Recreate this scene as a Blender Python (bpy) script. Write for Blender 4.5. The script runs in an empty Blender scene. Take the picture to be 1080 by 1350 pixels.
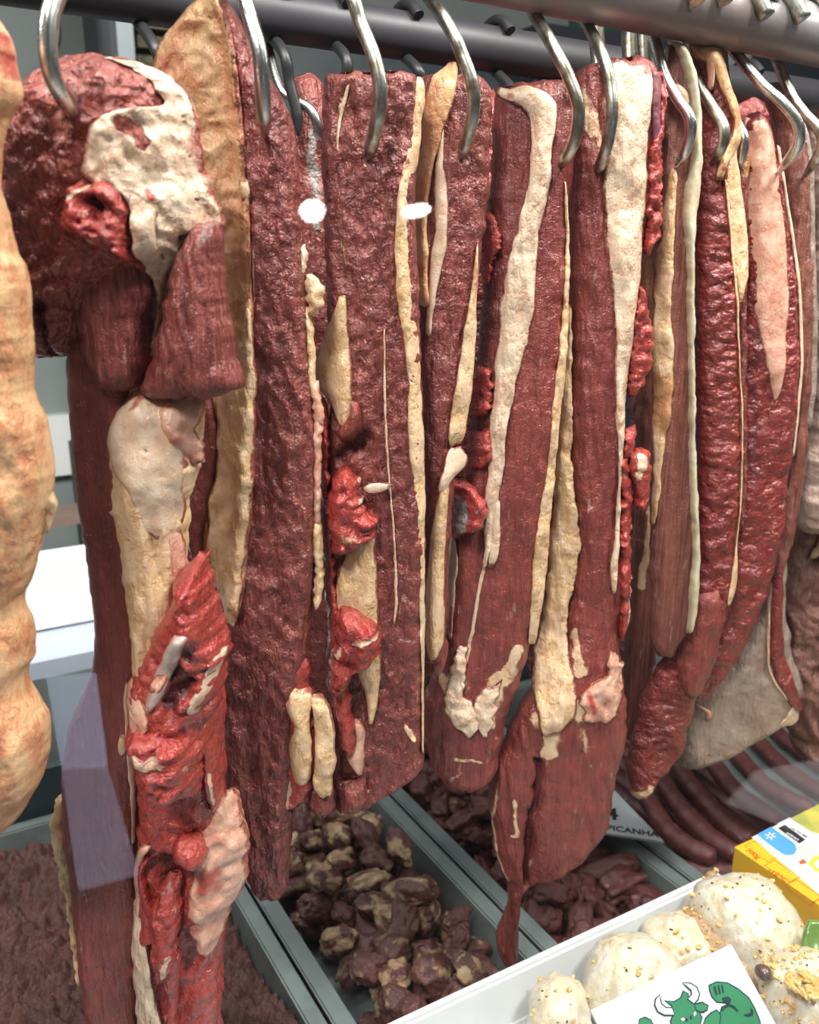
import bpy, bmesh, math, random
import numpy as np
from mathutils import Vector, Matrix
from mathutils.bvhtree import BVHTree
sc = bpy.context.scene
COL = sc.collection
R = math.radians
rnd = random.Random(7)

# ---------------------------------------------------------------- camera
F_PX, PITCH, AZ = 1200.0, R(16.0), R(60.0)
CAM = np.array([0.0, 0.0, 1.5])
FWD = np.array([math.cos(AZ), math.sin(AZ), 0.0])
RGT = np.array([math.sin(AZ), -math.cos(AZ), 0.0])
UP = np.array([0.0, 0.0, 1.0])
cd = bpy.data.cameras.new('camera')
cam = bpy.data.objects.new('camera', cd)
COL.objects.link(cam)
cam.location = CAM
cam.rotation_euler = (R(90) - PITCH, 0, AZ - R(90))
cd.sensor_fit = 'VERTICAL'
cd.sensor_height = 36.0
cd.lens = 36.0 * F_PX / 1350.0
cd.clip_start = 0.01
cd.dof.use_dof = True
cd.dof.focus_distance = 0.66
cd.dof.aperture_fstop = 9.5
sc.camera = cam
sc.view_settings.view_transform = 'Standard'
sc.view_settings.look = 'None'
sc.view_settings.gamma = 1.0
sc.view_settings.use_curve_mapping = False

cp, sp = math.cos(PITCH), math.sin(PITCH)
def rays(px, py):
    """directions through the measured picture points, as an (n,3) array"""
    x = (np.asarray(px, float) - 540.0) / F_PX
    y = -(np.asarray(py, float) - 675.0) / F_PX
    f = cp + sp * y
    u = y * cp - sp
    return x[..., None] * RGT + f[..., None] * FWD + u[..., None] * UP
class Plane:
    """a plane through p with unit normal n turned to the shop side"""
    def __init__(s, p, n):
        s.p = np.array(p, float); s.n = np.array(n, float); s.n /= np.linalg.norm(s.n)
    def at(s, px, py):
        d = rays(px, py)
        t = ((s.p - CAM) @ s.n) / (d @ s.n)
        return CAM + d * t[..., None]
    def pt(s, x, y):
        return s.at(np.array([x]), np.array([y]))[0]
def atz(x, y, z):
    d = rays(np.array([x]), np.array([y]))[0]
    return CAM + d * ((z - CAM[2]) / d[2])
def aty(x, y, Y):
    d = rays(np.array([x]), np.array([y]))[0]
    return CAM + d * ((Y - CAM[1]) / d[1])

# ---------------------------------------------------------------- noise
def _h(ix, iy, iz, s):
    h = (ix * 374761393 + iy * 668265263 + iz * 2147483647 + s * 974634777) & 0xffffffff
    h = ((h ^ (h >> 13)) * 1274126177) & 0xffffffff
    h = ((h ^ (h >> 16)) * 2246822519) & 0xffffffff
    return ((h ^ (h >> 15)) & 0xffffff) / float(0xffffff)
def vnoise(x, y, z=0.0, s=0):
    x, y, z = np.broadcast_arrays(np.asarray(x, float), np.asarray(y, float), np.asarray(z, float))
    ix, iy, iz = np.floor(x).astype(np.int64), np.floor(y).astype(np.int64), np.floor(z).astype(np.int64)
    fx, fy, fz = x - ix, y - iy, z - iz
    fx = fx * fx * (3 - 2 * fx); fy = fy * fy * (3 - 2 * fy); fz = fz * fz * (3 - 2 * fz)
    r = 0
    for a in (0, 1):
        for b in (0, 1):
            for c in (0, 1):
                w = (fx if a else 1 - fx) * (fy if b else 1 - fy) * (fz if c else 1 - fz)
                r = r + w * _h(ix + a, iy + b, iz + c, s)
    return r * 2 - 1
def fbm(x, y, z=0.0, s=0, o=4):
    r, a = 0, 1.0
    for i in range(o):
        r = r + a * vnoise(x * 2.0 ** i + i * 7.3, y * 2.0 ** i + i * 3.1, z * 2.0 ** i, s + i)
        a *= 0.5
    return r / 1.6
def worley(x, y, s=0):
    ix, iy = np.floor(x).astype(np.int64), np.floor(y).astype(np.int64)
    d = np.full(x.shape, 9.0)
    for a in (-1, 0, 1):
        for b in (-1, 0, 1):
            cx = ix + a + _h(ix + a, iy + b, 0 * ix, s)
            cy = iy + b + _h(ix + a, iy + b, 0 * ix + 5, s)
            d = np.minimum(d, (x - cx) ** 2 + (y - cy) ** 2)
    return np.sqrt(d)

# ---------------------------------------------------------------- objects
def tag(o, label=None, cat=None, group=None, kind=None):
    if label: o['label'] = label
    if cat: o['category'] = cat
    if group: o['group'] = group
    if kind: o['kind'] = kind
    return o
def empty(name, loc, label, cat, group=None):
    o = bpy.data.objects.new(name, None)
    COL.objects.link(o); o.location = Vector([float(v) for v in loc])
    o.empty_display_size = 0.02
    return tag(o, label, cat, group)
def link(name, me, mat, parent=None, label=None):
    o = bpy.data.objects.new(name, me); COL.objects.link(o)
    if mat: me.materials.append(mat)
    if parent: o.parent = parent
    if label: o['label'] = label
    return o
def mesh_np(name, V, faces, smooth=True):
    me = bpy.data.meshes.new(name)
    me.from_pydata([tuple(v) for v in V.tolist()], [], faces)
    if smooth: me.polygons.foreach_set('use_smooth', np.ones(len(me.polygons), bool))
    me.update()
    return me
def bm_obj(name, bm, mat, parent=None, smooth=False, label=None):
    me = bpy.data.meshes.new(name)
    bmesh.ops.recalc_face_normals(bm, faces=bm.faces)
    bm.to_mesh(me); bm.free()
    if smooth: me.polygons.foreach_set('use_smooth', np.ones(len(me.polygons), bool))
    return link(name, me, mat, parent, label)
def add_box(bm, c, s, rz=0.0, bev=0.0):
    m = Matrix.Translation(Vector(c)) @ Matrix.Rotation(rz, 4, 'Z') @ Matrix.Diagonal((s[0], s[1], s[2], 1))
    r = bmesh.ops.create_cube(bm, size=1.0, matrix=m)
    if bev:
        vs = set(r['verts'])
        es = [e for e in bm.edges if e.verts[0] in vs and e.verts[1] in vs]
        bmesh.ops.bevel(bm, geom=es, offset=bev, segments=3, affect='EDGES', profile=0.5)
def box(name, c, s, mat, parent=None, rz=0.0, bev=0.0, label=None):
    bm = bmesh.new()
    off = Vector((0, 0, 0)) if not parent else parent.location
    add_box(bm, Vector(c) - off, s, rz, bev)
    return bm_obj(name, bm, mat, parent, False, label)
def tube_mesh(name, P, r, n=14):
    """a round bar along the points P, ends capped; r a number or one per point"""
    P = [Vector([float(q) for q in p]) for p in P]
    rr = r if hasattr(r, '__len__') else [r] * len(P)
    V, Fc = [], []
    t0 = (P[1] - P[0]).normalized()
    ref = t0.orthogonal().normalized()
    for i, p in enumerate(P):
        t = (P[min(i + 1, len(P) - 1)] - P[max(i - 1, 0)]).normalized()
        ref = (ref - t * ref.dot(t)).normalized()
        b = t.cross(ref)
        for k in range(n):
            a = 2 * math.pi * k / n
            V.append(p + (ref * math.cos(a) + b * math.sin(a)) * rr[i])
    m = len(P)
    for i in range(m - 1):
        for k in range(n):
            k2 = (k + 1) % n
            Fc.append((i * n + k, i * n + k2, (i + 1) * n + k2, (i + 1) * n + k))
    Fc.append(tuple(range(n - 1, -1, -1))); Fc.append(tuple((m - 1) * n + k for k in range(n)))
    me = bpy.data.meshes.new(name)
    me.from_pydata([tuple(v) for v in V], [], Fc)
    me.polygons.foreach_set('use_smooth', [True] * (len(Fc) - 2) + [False] * 2)
    me.update()
    return me
def smooth_path(P, k=8):
    P = [np.array(p, float) for p in P]
    out = []
    for i in range(len(P) - 1):
        p0 = P[max(i - 1, 0)]; p1 = P[i]; p2 = P[i + 1]; p3 = P[min(i + 2, len(P) - 1)]
        for j in range(k):
            t = j / k
            out.append(0.5 * ((2 * p1) + (p2 - p0) * t + (2 * p0 - 5 * p1 + 4 * p2 - p3) * t * t + (3 * p1 - p0 - 3 * p2 + p3) * t ** 3))
    out.append(P[-1])
    return out

# ---------------------------------------------------------------- materials
def new_mat(name):
    m = bpy.data.materials.new(name); m.use_nodes = True
    nt = m.node_tree
    return m, nt, nt.nodes['Principled BSDF']
def N(nt, t, **kw):
    n = nt.nodes.new(t)
    for k, v in kw.items(): setattr(n, k, v)
    return n
def mixc(nt, fac, a, b):
    n = N(nt, 'ShaderNodeMix', data_type='RGBA')
    for sock, v in ((n.inputs['Factor'], fac), (n.inputs[6], a), (n.inputs[7], b)):
        if isinstance(v, (int, float)): sock.default_value = v
        elif isinstance(v, tuple): sock.default_value = (*v, 1)
        else: nt.links.new(v, sock)
    return n.outputs[2]
def mth(nt, op, a, b=0.0, c=None):
    n = N(nt, 'ShaderNodeMath', operation=op)
    for i, v in enumerate((a, b, c)):
        if v is None: continue
        if isinstance(v, (int, float)): n.inputs[i].default_value = v
        else: nt.links.new(v, n.inputs[i])
    return n.outputs[0]
def ramp(nt, v, lo, hi):
    n = N(nt, 'ShaderNodeMapRange', interpolation_type='SMOOTHSTEP')
    n.inputs['From Min'].default_value = lo; n.inputs['From Max'].default_value = hi
    nt.links.new(v, n.inputs['Value'])
    return n.outputs['Result']
def tex(nt, co, scale, det=3.0, rough=0.55, vec=(1, 1, 1), warp=None):
    mp = N(nt, 'ShaderNodeMapping'); mp.inputs['Scale'].default_value = vec
    nt.links.new(co, mp.inputs['Vector'])
    t = N(nt, 'ShaderNodeTexNoise')
    t.inputs['Scale'].default_value = scale; t.inputs['Detail'].default_value = det
    t.inputs['Roughness'].default_value = rough
    nt.links.new(mp.outputs[0], t.inputs['Vector'])
    return t.outputs[0]
def vor(nt, co, scale, vec=(1, 1, 1), feature='F1', warp=0.0):
    mp = N(nt, 'ShaderNodeMapping'); mp.inputs['Scale'].default_value = vec
    nt.links.new(co, mp.inputs['Vector'])
    v = mp.outputs[0]
    t = N(nt, 'ShaderNodeTexVoronoi', feature=feature)
    t.inputs['Scale'].default_value = scale
    if warp:
        wn = N(nt, 'ShaderNodeTexNoise'); wn.inputs['Scale'].default_value = scale * 0.7; wn.inputs['Detail'].default_value = 2
        nt.links.new(co, wn.inputs['Vector'])
        vm = N(nt, 'ShaderNodeVectorMath', operation='MULTIPLY_ADD')
        vm.inputs[1].default_value = (warp / scale,) * 3
        nt.links.new(wn.outputs[1], vm.inputs[0]); nt.links.new(v, vm.inputs[2]); v = vm.outputs[0]
    nt.links.new(v, t.inputs['Vector'])
    return t.outputs['Distance']
def attr(nt, name):
    a = N(nt, 'ShaderNodeAttribute', attribute_name=name)
    return a.outputs['Fac']
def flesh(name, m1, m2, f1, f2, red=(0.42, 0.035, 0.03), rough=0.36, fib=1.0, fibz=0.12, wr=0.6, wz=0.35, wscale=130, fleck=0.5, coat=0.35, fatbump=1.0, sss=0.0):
    """flesh: two muscle tones, two fat tones; the mesh attributes fat / red / tan say where each lies"""
    m, nt, p = new_mat(name)
    L = nt.links.new
    co = N(nt, 'ShaderNodeTexCoord').outputs['Object']
    big = tex(nt, co, 16, 3)
    mid = tex(nt, co, 70, 4)
    fibre = tex(nt, co, 420, 3, 0.6, (1, 1, fibz))
    fine = tex(nt, co, 900, 2)
    mus = mixc(nt, ramp(nt, mth(nt, 'ADD', mth(nt, 'MULTIPLY', big, 0.5), mth(nt, 'MULTIPLY', mid, 0.5)), 0.36, 0.64), m1, m2)
    mus = mixc(nt, mth(nt, 'MULTIPLY', ramp(nt, fibre, 0.52, 0.72), 0.35 * fib), mus, tuple(min(1, c * 1.5 + 0.03) for c in m2))
    mus = mixc(nt, mth(nt, 'MULTIPLY', ramp(nt, fibre, 0.50, 0.34), 0.5 * fib), mus, tuple(c * 0.55 for c in m1))
    # thin pale flecks of marbling
    fl = tex(nt, co, 190, 3, 0.5, (1, 1, 0.22))
    mus = mixc(nt, mth(nt, 'MULTIPLY', ramp(nt, fl, 0.66, 0.74), fleck * 0.6), mus, tuple(0.55 * c + 0.12 for c in f1))
    fat = mixc(nt, ramp(nt, mid, 0.38, 0.62), f1, f2)
    fat = mixc(nt, mth(nt, 'MULTIPLY', ramp(nt, big, 0.55, 0.75), 0.35), fat, tuple(0.7 * a + 0.3 * b for a, b in zip(f2, (0.6, 0.14, 0.09))))
    br = tex(nt, co, 260, 3)
    fat = mixc(nt, mth(nt, 'MULTIPLY', ramp(nt, tex(nt, co, 130, 4, 0.65, (1, 1, 0.14)), 0.50, 0.72), 0.5), fat, tuple(a * b for a, b in zip(f2, (0.92, 0.68, 0.62))))
    fat = mixc(nt, mth(nt, 'MULTIPLY', ramp(nt, tex(nt, co, 55, 4, 0.7), 0.60, 0.74), 0.45), fat, (0.50, 0.10, 0.06))
    edg = tex(nt, co, 150, 5, 0.65, (1, 1, 0.55))
    fa = attr(nt, 'fat')
    fmask = ramp(nt, mth(nt, 'ADD', fa, mth(nt, 'MULTIPLY', mth(nt, 'SUBTRACT', edg, 0.5), 0.95)), 0.36, 0.64)
    ra = attr(nt, 'red')
    rmask = ramp(nt, mth(nt, 'ADD', ra, mth(nt, 'MULTIPLY', mth(nt, 'SUBTRACT', mid, 0.5), 0.9)), 0.30, 0.85)
    c = mixc(nt, fmask, mus, fat)
    c = mixc(nt, mth(nt, 'MULTIPLY', rmask, 0.9), c, red)
    ta = attr(nt, 'tan')
    c = mixc(nt, ramp(nt, mth(nt, 'ADD', ta, mth(nt, 'MULTIPLY', mth(nt, 'SUBTRACT', mid, 0.5), 0.5)), 0.2, 0.8), c, (0.50, 0.22, 0.085))
    ga = attr(nt, 'grey')
    c = mixc(nt, ramp(nt, mth(nt, 'ADD', ga, mth(nt, 'MULTIPLY', mth(nt, 'SUBTRACT', br, 0.5), 0.5)), 0.25, 0.75), c, (0.30, 0.27, 0.25))
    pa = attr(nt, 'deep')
    c = mixc(nt, ramp(nt, mth(nt, 'ADD', pa, mth(nt, 'MULTIPLY', mth(nt, 'SUBTRACT', br, 0.5), 0.5)), 0.25, 0.75), c, (0.10, 0.012, 0.012))  # deep: dark red flesh tone, also painted in as shade of gaps
    L(c, p.inputs['Base Color'])
    p.inputs['Roughness'].default_value = rough
    L(mth(nt, 'ADD', rough, mth(nt, 'MULTIPLY', mth(nt, 'SUBTRACT', mid, 0.5), 0.35)), p.inputs['Roughness'])
    p.inputs['Specular IOR Level'].default_value = 0.45
    p.inputs['Coat Weight'].default_value = coat
    p.inputs['Coat Roughness'].default_value = 0.16
    if sss:
        p.inputs['Subsurface Weight'].default_value = sss
        p.inputs['Subsurface Radius'].default_value = (1.0, 0.4, 0.25)
        p.inputs['Subsurface Scale'].default_value = 0.004
    # relief
    w = vor(nt, co, wscale, (1, 1, wz), 'F1', 0.9)
    w2 = vor(nt, co, wscale * 2.3, (1, 1, wz), 'F1', 0.7)
    hm = mth(nt, 'ADD', mth(nt, 'MULTIPLY', mth(nt, 'MULTIPLY', mth(nt, 'ADD', w, mth(nt, 'MULTIPLY', w2, 0.45)), mth(nt, 'MULTIPLY_ADD', ramp(nt, mid, 0.36, 0.62), 0.85, 0.3)), -1.0 * wr), mth(nt, 'ADD', mth(nt, 'MULTIPLY', fibre, 0.55 * fib), mth(nt, 'MULTIPLY', fine, 0.25)))
    lum = vor(nt, co, 240, (1, 1, 0.6), 'F1', 0.8)
    hf = mth(nt, 'ADD', mth(nt, 'MULTIPLY', mth(nt, 'MULTIPLY', lum, ramp(nt, mid, 0.42, 0.66)), -0.34 * fatbump), mth(nt, 'ADD', mth(nt, 'MULTIPLY', tex(nt, co, 130, 4, 0.65, (1, 1, 0.22)), 0.95 * fatbump), mth(nt, 'MULTIPLY', fine, 0.12)))
    hmix = N(nt, 'ShaderNodeMix', data_type='FLOAT')
    L(fmask, hmix.inputs[0]); L(hm, hmix.inputs[2]); L(hf, hmix.inputs[3])
    b = N(nt, 'ShaderNodeBump'); b.inputs['Strength'].default_value = 0.8; b.inputs['Distance'].default_value = 0.0042
    L(hmix.outputs[0], b.inputs['Height'])
    L(b.outputs[0], p.inputs['Normal'])
    L(b.outputs[0], p.inputs['Coat Normal'])
    return m
def simple(name, c, rough=0.5, metal=0.0, c2=None, scale=30, bump=0.0, bscale=200, coat=0.0, spec=0.5, vec=(1, 1, 1)):
    m, nt, p = new_mat(name)
    co = N(nt, 'ShaderNodeTexCoord').outputs['Object']
    p.inputs['Metallic'].default_value = metal; p.inputs['Roughness'].default_value = rough
    p.inputs['Coat Weight'].default_value = coat; p.inputs['Specular IOR Level'].default_value = spec
    n1 = tex(nt, co, scale, 4, 0.6, vec)
    nt.links.new(mixc(nt, ramp(nt, n1, 0.35, 0.65), c, c2 or tuple(x * 0.88 for x in c)), p.inputs['Base Color'])
    nt.links.new(mth(nt, 'ADD', rough, mth(nt, 'MULTIPLY', mth(nt, 'SUBTRACT', n1, 0.5), 0.2)), p.inputs['Roughness'])
    if bump:
        b = N(nt, 'ShaderNodeBump'); b.inputs['Strength'].default_value = 0.5; b.inputs['Distance'].default_value = bump
        nt.links.new(tex(nt, co, bscale, 4), b.inputs['Height']); nt.links.new(b.outputs[0], p.inputs['Normal'])
    return m
CREAM, CREAM2 = (0.82, 0.575, 0.375), (0.77, 0.46, 0.275)
WHITE, WHITE2 = (0.80, 0.63, 0.475), (0.76, 0.51, 0.36)
TAN, TAN2 = (0.78, 0.48, 0.26), (0.66, 0.30, 0.15)
PINK, PINK2 = (0.74, 0.44, 0.33), (0.64, 0.30, 0.21)
M = {}
M['muscle'] = flesh('muscle', (0.19, 0.041, 0.036), (0.27, 0.063, 0.053), CREAM, CREAM2, wr=0.8, wz=0.24, wscale=160)
M['pebbly'] = flesh('pebbly_muscle', (0.23, 0.045, 0.038), (0.34, 0.080, 0.060), CREAM, CREAM2, wr=1.3, wz=0.7, wscale=150, fib=0.5)
M['grain'] = flesh('grained_muscle', (0.20, 0.040, 0.035), (0.29, 0.068, 0.055), CREAM, CREAM2, wr=0.3, fib=1.8, fibz=0.05, wz=0.08, wscale=260)
M['deep'] = flesh('wet_muscle', (0.18, 0.020, 0.018), (0.26, 0.033, 0.026), CREAM, CREAM2, wr=0.75, wz=1.5, wscale=85, fib=0.4, coat=0.7, rough=0.3, fleck=0.3)
M['smooth'] = flesh('smooth_muscle', (0.20, 0.035, 0.030), (0.28, 0.056, 0.044), CREAM, CREAM2, wr=0.4, wz=0.2, wscale=140, fib=0.8, coat=0.5)
M['brown'] = flesh('dry_muscle', (0.20, 0.060, 0.045), (0.26, 0.085, 0.06), CREAM, CREAM2, wr=0.2, fib=1.4, fibz=0.04, coat=0.25)
M['fat'] = flesh('cream_fat', (0.28, 0.05, 0.04), (0.34, 0.07, 0.05), CREAM, (0.72, 0.46, 0.24), rough=0.42, coat=0.25)
M['white'] = flesh('white_fat', (0.28, 0.05, 0.04), (0.34, 0.07, 0.05), WHITE, WHITE2, rough=0.40, coat=0.25)
M['fascia'] = flesh('pale_fascia', (0.28, 0.05, 0.04), (0.34, 0.07, 0.05), (0.78, 0.60, 0.46), (0.72, 0.48, 0.33), rough=0.34, coat=0.3, fatbump=0.35)
M['tan'] = flesh('tan_fat', (0.34, 0.09, 0.06), (0.40, 0.12, 0.07), TAN, TAN2, rough=0.40, coat=0.3)
M['pink'] = flesh('pink_fat', (0.34, 0.09, 0.06), (0.40, 0.12, 0.07), PINK, PINK2, rough=0.38, coat=0.35, fatbump=0.6)
M['red'] = flesh('raw_red_flesh', (0.34, 0.035, 0.03), (0.45, 0.055, 0.042), PINK, WHITE2, wr=0.5, wz=0.8, wscale=160, fib=0.5, coat=0.7, rough=0.28)
M['greyflesh'] = flesh('grey_membrane', (0.22, 0.12, 0.09), (0.28, 0.17, 0.13), (0.36, 0.28, 0.23), (0.30, 0.20, 0.16), rough=0.3, coat=0.5, wr=0.2)
M['offal'] = flesh('offal', (0.20, 0.08, 0.065), (0.30, 0.14, 0.11), (0.52, 0.38, 0.32), (0.42, 0.28, 0.24), rough=0.33, coat=0.4, wr=0.5)
M['bone'] = simple('bone', (0.55, 0.44, 0.40), 0.35, c2=(0.45, 0.28, 0.26), scale=90, bump=0.001, bscale=300, coat=0.4)

# ---------------------------------------------------------------- lofts
def _interp(rows, step):
    Q = np.array([(r[1], r[0], r[2], r[0]) if len(r) == 3 else r for r in rows], float)
    c = (Q[:, :2] + Q[:, 2:]) / 2
    d = np.r_[0, np.cumsum(np.maximum(np.hypot(*np.diff(c, axis=0).T), 1e-3))]
    n = max(6, int(d[-1] / step))
    t = np.linspace(0, d[-1], n)
    m = np.gradient(Q, d, axis=0) if len(Q) > 2 else np.tile((Q[1] - Q[0]) / d[-1], (2, 1))
    # keep tangents from overshooting
    k = np.clip(np.searchsorted(d, t, side='right') - 1, 0, len(d) - 2)
    hh = (d[k + 1] - d[k])[:, None]; s = ((t - d[k]) / (d[k + 1] - d[k]))[:, None]
    sl = np.diff(Q, axis=0) / np.diff(d)[:, None]
    lim = np.zeros_like(Q)
    lim[1:-1] = np.where(sl[:-1] * sl[1:] > 0, np.sign(sl[1:]) * np.minimum(np.abs(m[1:-1]), 2 * np.minimum(abs(sl[:-1]), abs(sl[1:]))), 0)
    lim[0] = sl[0]; lim[-1] = sl[-1]
    h00 = 2 * s**3 - 3 * s**2 + 1; h10 = s**3 - 2 * s**2 + s; h01 = -2 * s**3 + 3 * s**2; h11 = s**3 - s**2
    out = h00 * Q[k] + h10 * hh * lim[k] + h01 * Q[k + 1] + h11 * hh * lim[k + 1]
    for _ in range(4):
        out[1:-1] = (out[:-2] + 2 * out[1:-1] + out[2:]) / 4
    return out
def sstep(a, b, x):
    t = np.clip((x - a) / (b - a), 0, 1)
    return t * t * (3 - 2 * t)
_seed = [11]
class Lofted: pass
def loft(name, rows, pl, mat, parent, tf=0.012, tb=0.012, on=None, lift=0.0, step=3.0, er=0.010, et=None, eb=None,
         jit=2.0, jf=0.06, endj=3.0, relief=(), paint=(), fat=0.0, crown=0.0, tilt=0.0, label=None, bend=None, sub=False):
    """a solid of flesh whose outline runs along the rows (y, x left, x right), with rounded edges, front and back thickness,
    surface relief and painted fat; lying on another loft when on is given"""
    _seed[0] += 17; sd = _seed[0]
    flat = on is not None and fat > 0
    if flat: tf, jit, jf, er = tf * 0.45, jit * 0.6, jf * 0.7, er * 1.5
    Q = _interp(rows, step)
    nR = len(Q)
    wmax = np.max(np.hypot(Q[:, 2] - Q[:, 0], Q[:, 3] - Q[:, 1]))
    nC = int(np.clip(wmax / step, 8, 110)) + 1
    yy = (Q[:, 1] + Q[:, 3]) / 2
    dirv = (Q[:, 2:] - Q[:, :2]); ln = np.maximum(np.hypot(*dirv.T), 1e-6)[:, None]; dirv = dirv / ln
    jamp = np.minimum(jit, ln[:, 0] * 0.18)
    jl = jamp * fbm(yy * jf, np.full(nR, sd * 1.37), 0, sd, 4) * 1.6
    jr = jamp * fbm(yy * jf, np.full(nR, sd * 2.11), 0, sd + 3, 4) * 1.6
    Lp = Q[:, :2] + dirv * jl[:, None]; Rp = Q[:, 2:] + dirv * jr[:, None]
    t = np.linspace(0, 1, nC)
    u = -np.cos(math.pi * t) * 0.55 + (2 * t - 1) * 0.45
    PX = Lp[:, None, 0] + (Rp - Lp)[:, None, 0] * (u + 1)[None] / 2
    PY = Lp[:, None, 1] + (Rp - Lp)[:, None, 1] * (u + 1)[None] / 2
    if endj:
        q = np.arange(nR) * step
        fade = np.exp(-q / 14.0) + np.exp(-(q[::-1]) / 14.0)
        PY = PY + endj * fade[:, None] * fbm(PX * 0.07, 0 * PX + sd, 0, sd, 3) * 1.5
    W = pl.at(PX, PY)
    rt = np.cross(UP, pl.n); rt /= np.linalg.norm(rt)
    A = W @ rt; Z = W[..., 2]
    half = np.linalg.norm(W[:, -1] - W[:, 0], axis=1) / 2
    mid = (W[:, 0] + W[:, -1]) / 2
    vl = np.r_[0, np.cumsum(np.linalg.norm(np.diff(mid, axis=0), axis=1))]
    d = half[:, None] * (1 - np.abs(u))[None]
    e = np.minimum(er, half * 0.9 + 1e-6)[:, None]
    pu = np.sqrt(np.clip(1 - (1 - np.clip(d / e, 0, 1)) ** 2, 0, 1))
    et = er if et is None else et; eb = er if eb is None else eb
    pt = np.sqrt(np.clip(1 - (1 - np.clip(vl / max(et, 1e-6), 0, 1)) ** 2, 0, 1))
    pb = np.sqrt(np.clip(1 - (1 - np.clip((vl[-1] - vl) / max(eb, 1e-6), 0, 1)) ** 2, 0, 1))
    pr = pu * (pt * pb)[:, None]
    base = np.zeros_like(PX) + lift
    if bend is not None:
        by = np.array([b[0] for b in bend]); bv = np.array([b[1] for b in bend])
        base = base + np.interp(PY, by, bv)
    if on is not None:
        qs = np.stack([PX.ravel(), PY.ravel()], 1); out = np.empty(len(qs)); S = on.S
        for i in range(0, len(qs), 2000):
            dd = ((qs[i:i + 2000, None, :] - S[None, :, :2]) ** 2).sum(2)
            nk = min(14, dd.shape[1] - 1); kk = np.argpartition(dd, nk, axis=1)[:, :nk]
            dk = np.take_along_axis(dd, kk, 1); w = np.exp(-(dk - dk.min(1, keepdims=True)) / 90.0) + 1e-9
            out[i:i + 2000] = (w * S[kk, 2]).sum(1) / w.sum(1)
        base = base + out.reshape(PX.shape)
    off = base + tf * pr + crown * (1 - u[None] ** 2) * (pt * pb)[:, None] + tilt * half[:, None] * u[None]
    fm = np.full(PX.shape, float(fat)); at = {'red': np.zeros(PX.shape), 'tan': np.zeros(PX.shape), 'grey': np.zeros(PX.shape), 'deep': np.zeros(PX.shape), 'fat': fm}
    if on is not None and fat > 0:
        fm *= 1 - 0.62 * sstep(0.70, 1.0, np.abs(u))[None] * np.ones((nR, 1))
        qe = np.minimum(np.arange(nR), np.arange(nR)[::-1]) * step
        fm *= (1 - 0.5 * (1 - sstep(0, 12, qe)))[:, None]
    n1 = fbm(PX * 0.05, PY * 0.035, 0, sd + 9, 4); n2 = fbm(PX * 0.05, PY * 0.035, 7.7, sd + 9, 4)
    for pa in paint:
        ch, pts, st = pa[0], pa[1], pa[2]
        lf = pa[3] if len(pa) > 3 else 0.0
        best = np.zeros(PX.shape)
        wa = float(np.clip(0.9 * max(p[2] for p in pts), 1.5, 13)); wx = PX + wa * n1; wy = PY + 1.4 * wa * n2
        for i in range(max(1, len(pts) - 1)):
            x0, y0, w0 = pts[i]; x1, y1, w1 = pts[min(i + 1, len(pts) - 1)]
            vx, vy = x1 - x0, y1 - y0; l2 = vx * vx + vy * vy + 1e-9
            s = np.clip(((wx - x0) * vx + (wy - y0) * vy) / l2, 0, 1)
            ds = np.hypot(wx - x0 - s * vx, wy - y0 - s * vy); ww = w0 + s * (w1 - w0)
            best = np.maximum(best, 1 - sstep(0.25, 1.35, ds / np.maximum(ww, 0.5)))
        if st < 0: at[ch] = at[ch] * (1 - best * -st)
        else: at[ch] = np.maximum(at[ch], best * st)
        off = off + lf * best
    for rl in relief:
        kind, amp, fa, fz, rot = (list(rl) + [0])[:5]
        ca, sa = math.cos(R(rot)), math.sin(R(rot))
        x = (A * ca + Z * sa) * fa; y = (-A * sa + Z * ca) * fz
        if kind == 'peb':
            xw = x + 0.45 * fbm(x * 0.7, y * 0.7, 0, sd, 2); yw = y + 0.45 * fbm(x * 0.7, y * 0.7, 5, sd, 2)
            h = 0.7 - worley(xw, yw, sd) ** 1.3 * 1.2
        elif kind == 'rid':
            h = 1 - 2.2 * np.abs(fbm(x, y, 0, sd, 3))
        else:
            h = fbm(x, y, 0, sd, 4)
        amp = amp * {'peb': 1.2, 'rid': 1.3, 'fbm': 1.2}[kind]
        off = off + amp * h * np.sqrt(pr)
    # front then back of each ring
    nB = max(4, nC // 5)
    tb_ = np.linspace(1, 0, nB + 2)[1:-1]
    ub = -np.cos(math.pi * tb_)
    bx = np.stack([np.interp(ub, u, W[i, :, k]) for i in range(nR) for k in range(3)]).reshape(nR, 3, nB).transpose(0, 2, 1)
    db = half[:, None] * (1 - np.abs(ub))[None]
    prb = np.sqrt(np.clip(1 - (1 - np.clip(db / e, 0, 1)) ** 2, 0, 1)) * (pt * pb)[:, None]
    bb = np.stack([np.interp(ub, u, base[i] + tilt * half[i] * u) for i in range(nR)])
    offb = bb - tb * prb
    V = np.concatenate([W + off[..., None] * pl.n, bx + offb[..., None] * pl.n], axis=1)
    rl_ = np.array(parent.location) if parent else np.zeros(3)
    n = nC + nB
    idx = np.arange(nR * n).reshape(nR, n)
    a = idx[:-1]; b = idx[1:]
    faces = np.stack([a, b, np.roll(b, -1, 1), np.roll(a, -1, 1)], -1).reshape(-1, 4).tolist()
    faces.append(idx[0].tolist()); faces.append(idx[-1][::-1].tolist())
    me = mesh_np(name, (V - rl_).reshape(-1, 3), faces)
    for ch, arr in at.items():
        if ch != 'fat' and not arr.any(): continue
        back = np.repeat(arr.mean(axis=1, keepdims=True), nB, 1)
        full = np.concatenate([arr, back], 1).ravel().astype(np.float32)
        la = me.attributes.new(ch, 'FLOAT', 'POINT'); la.data.foreach_set('value', full)
    par = parent
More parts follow.
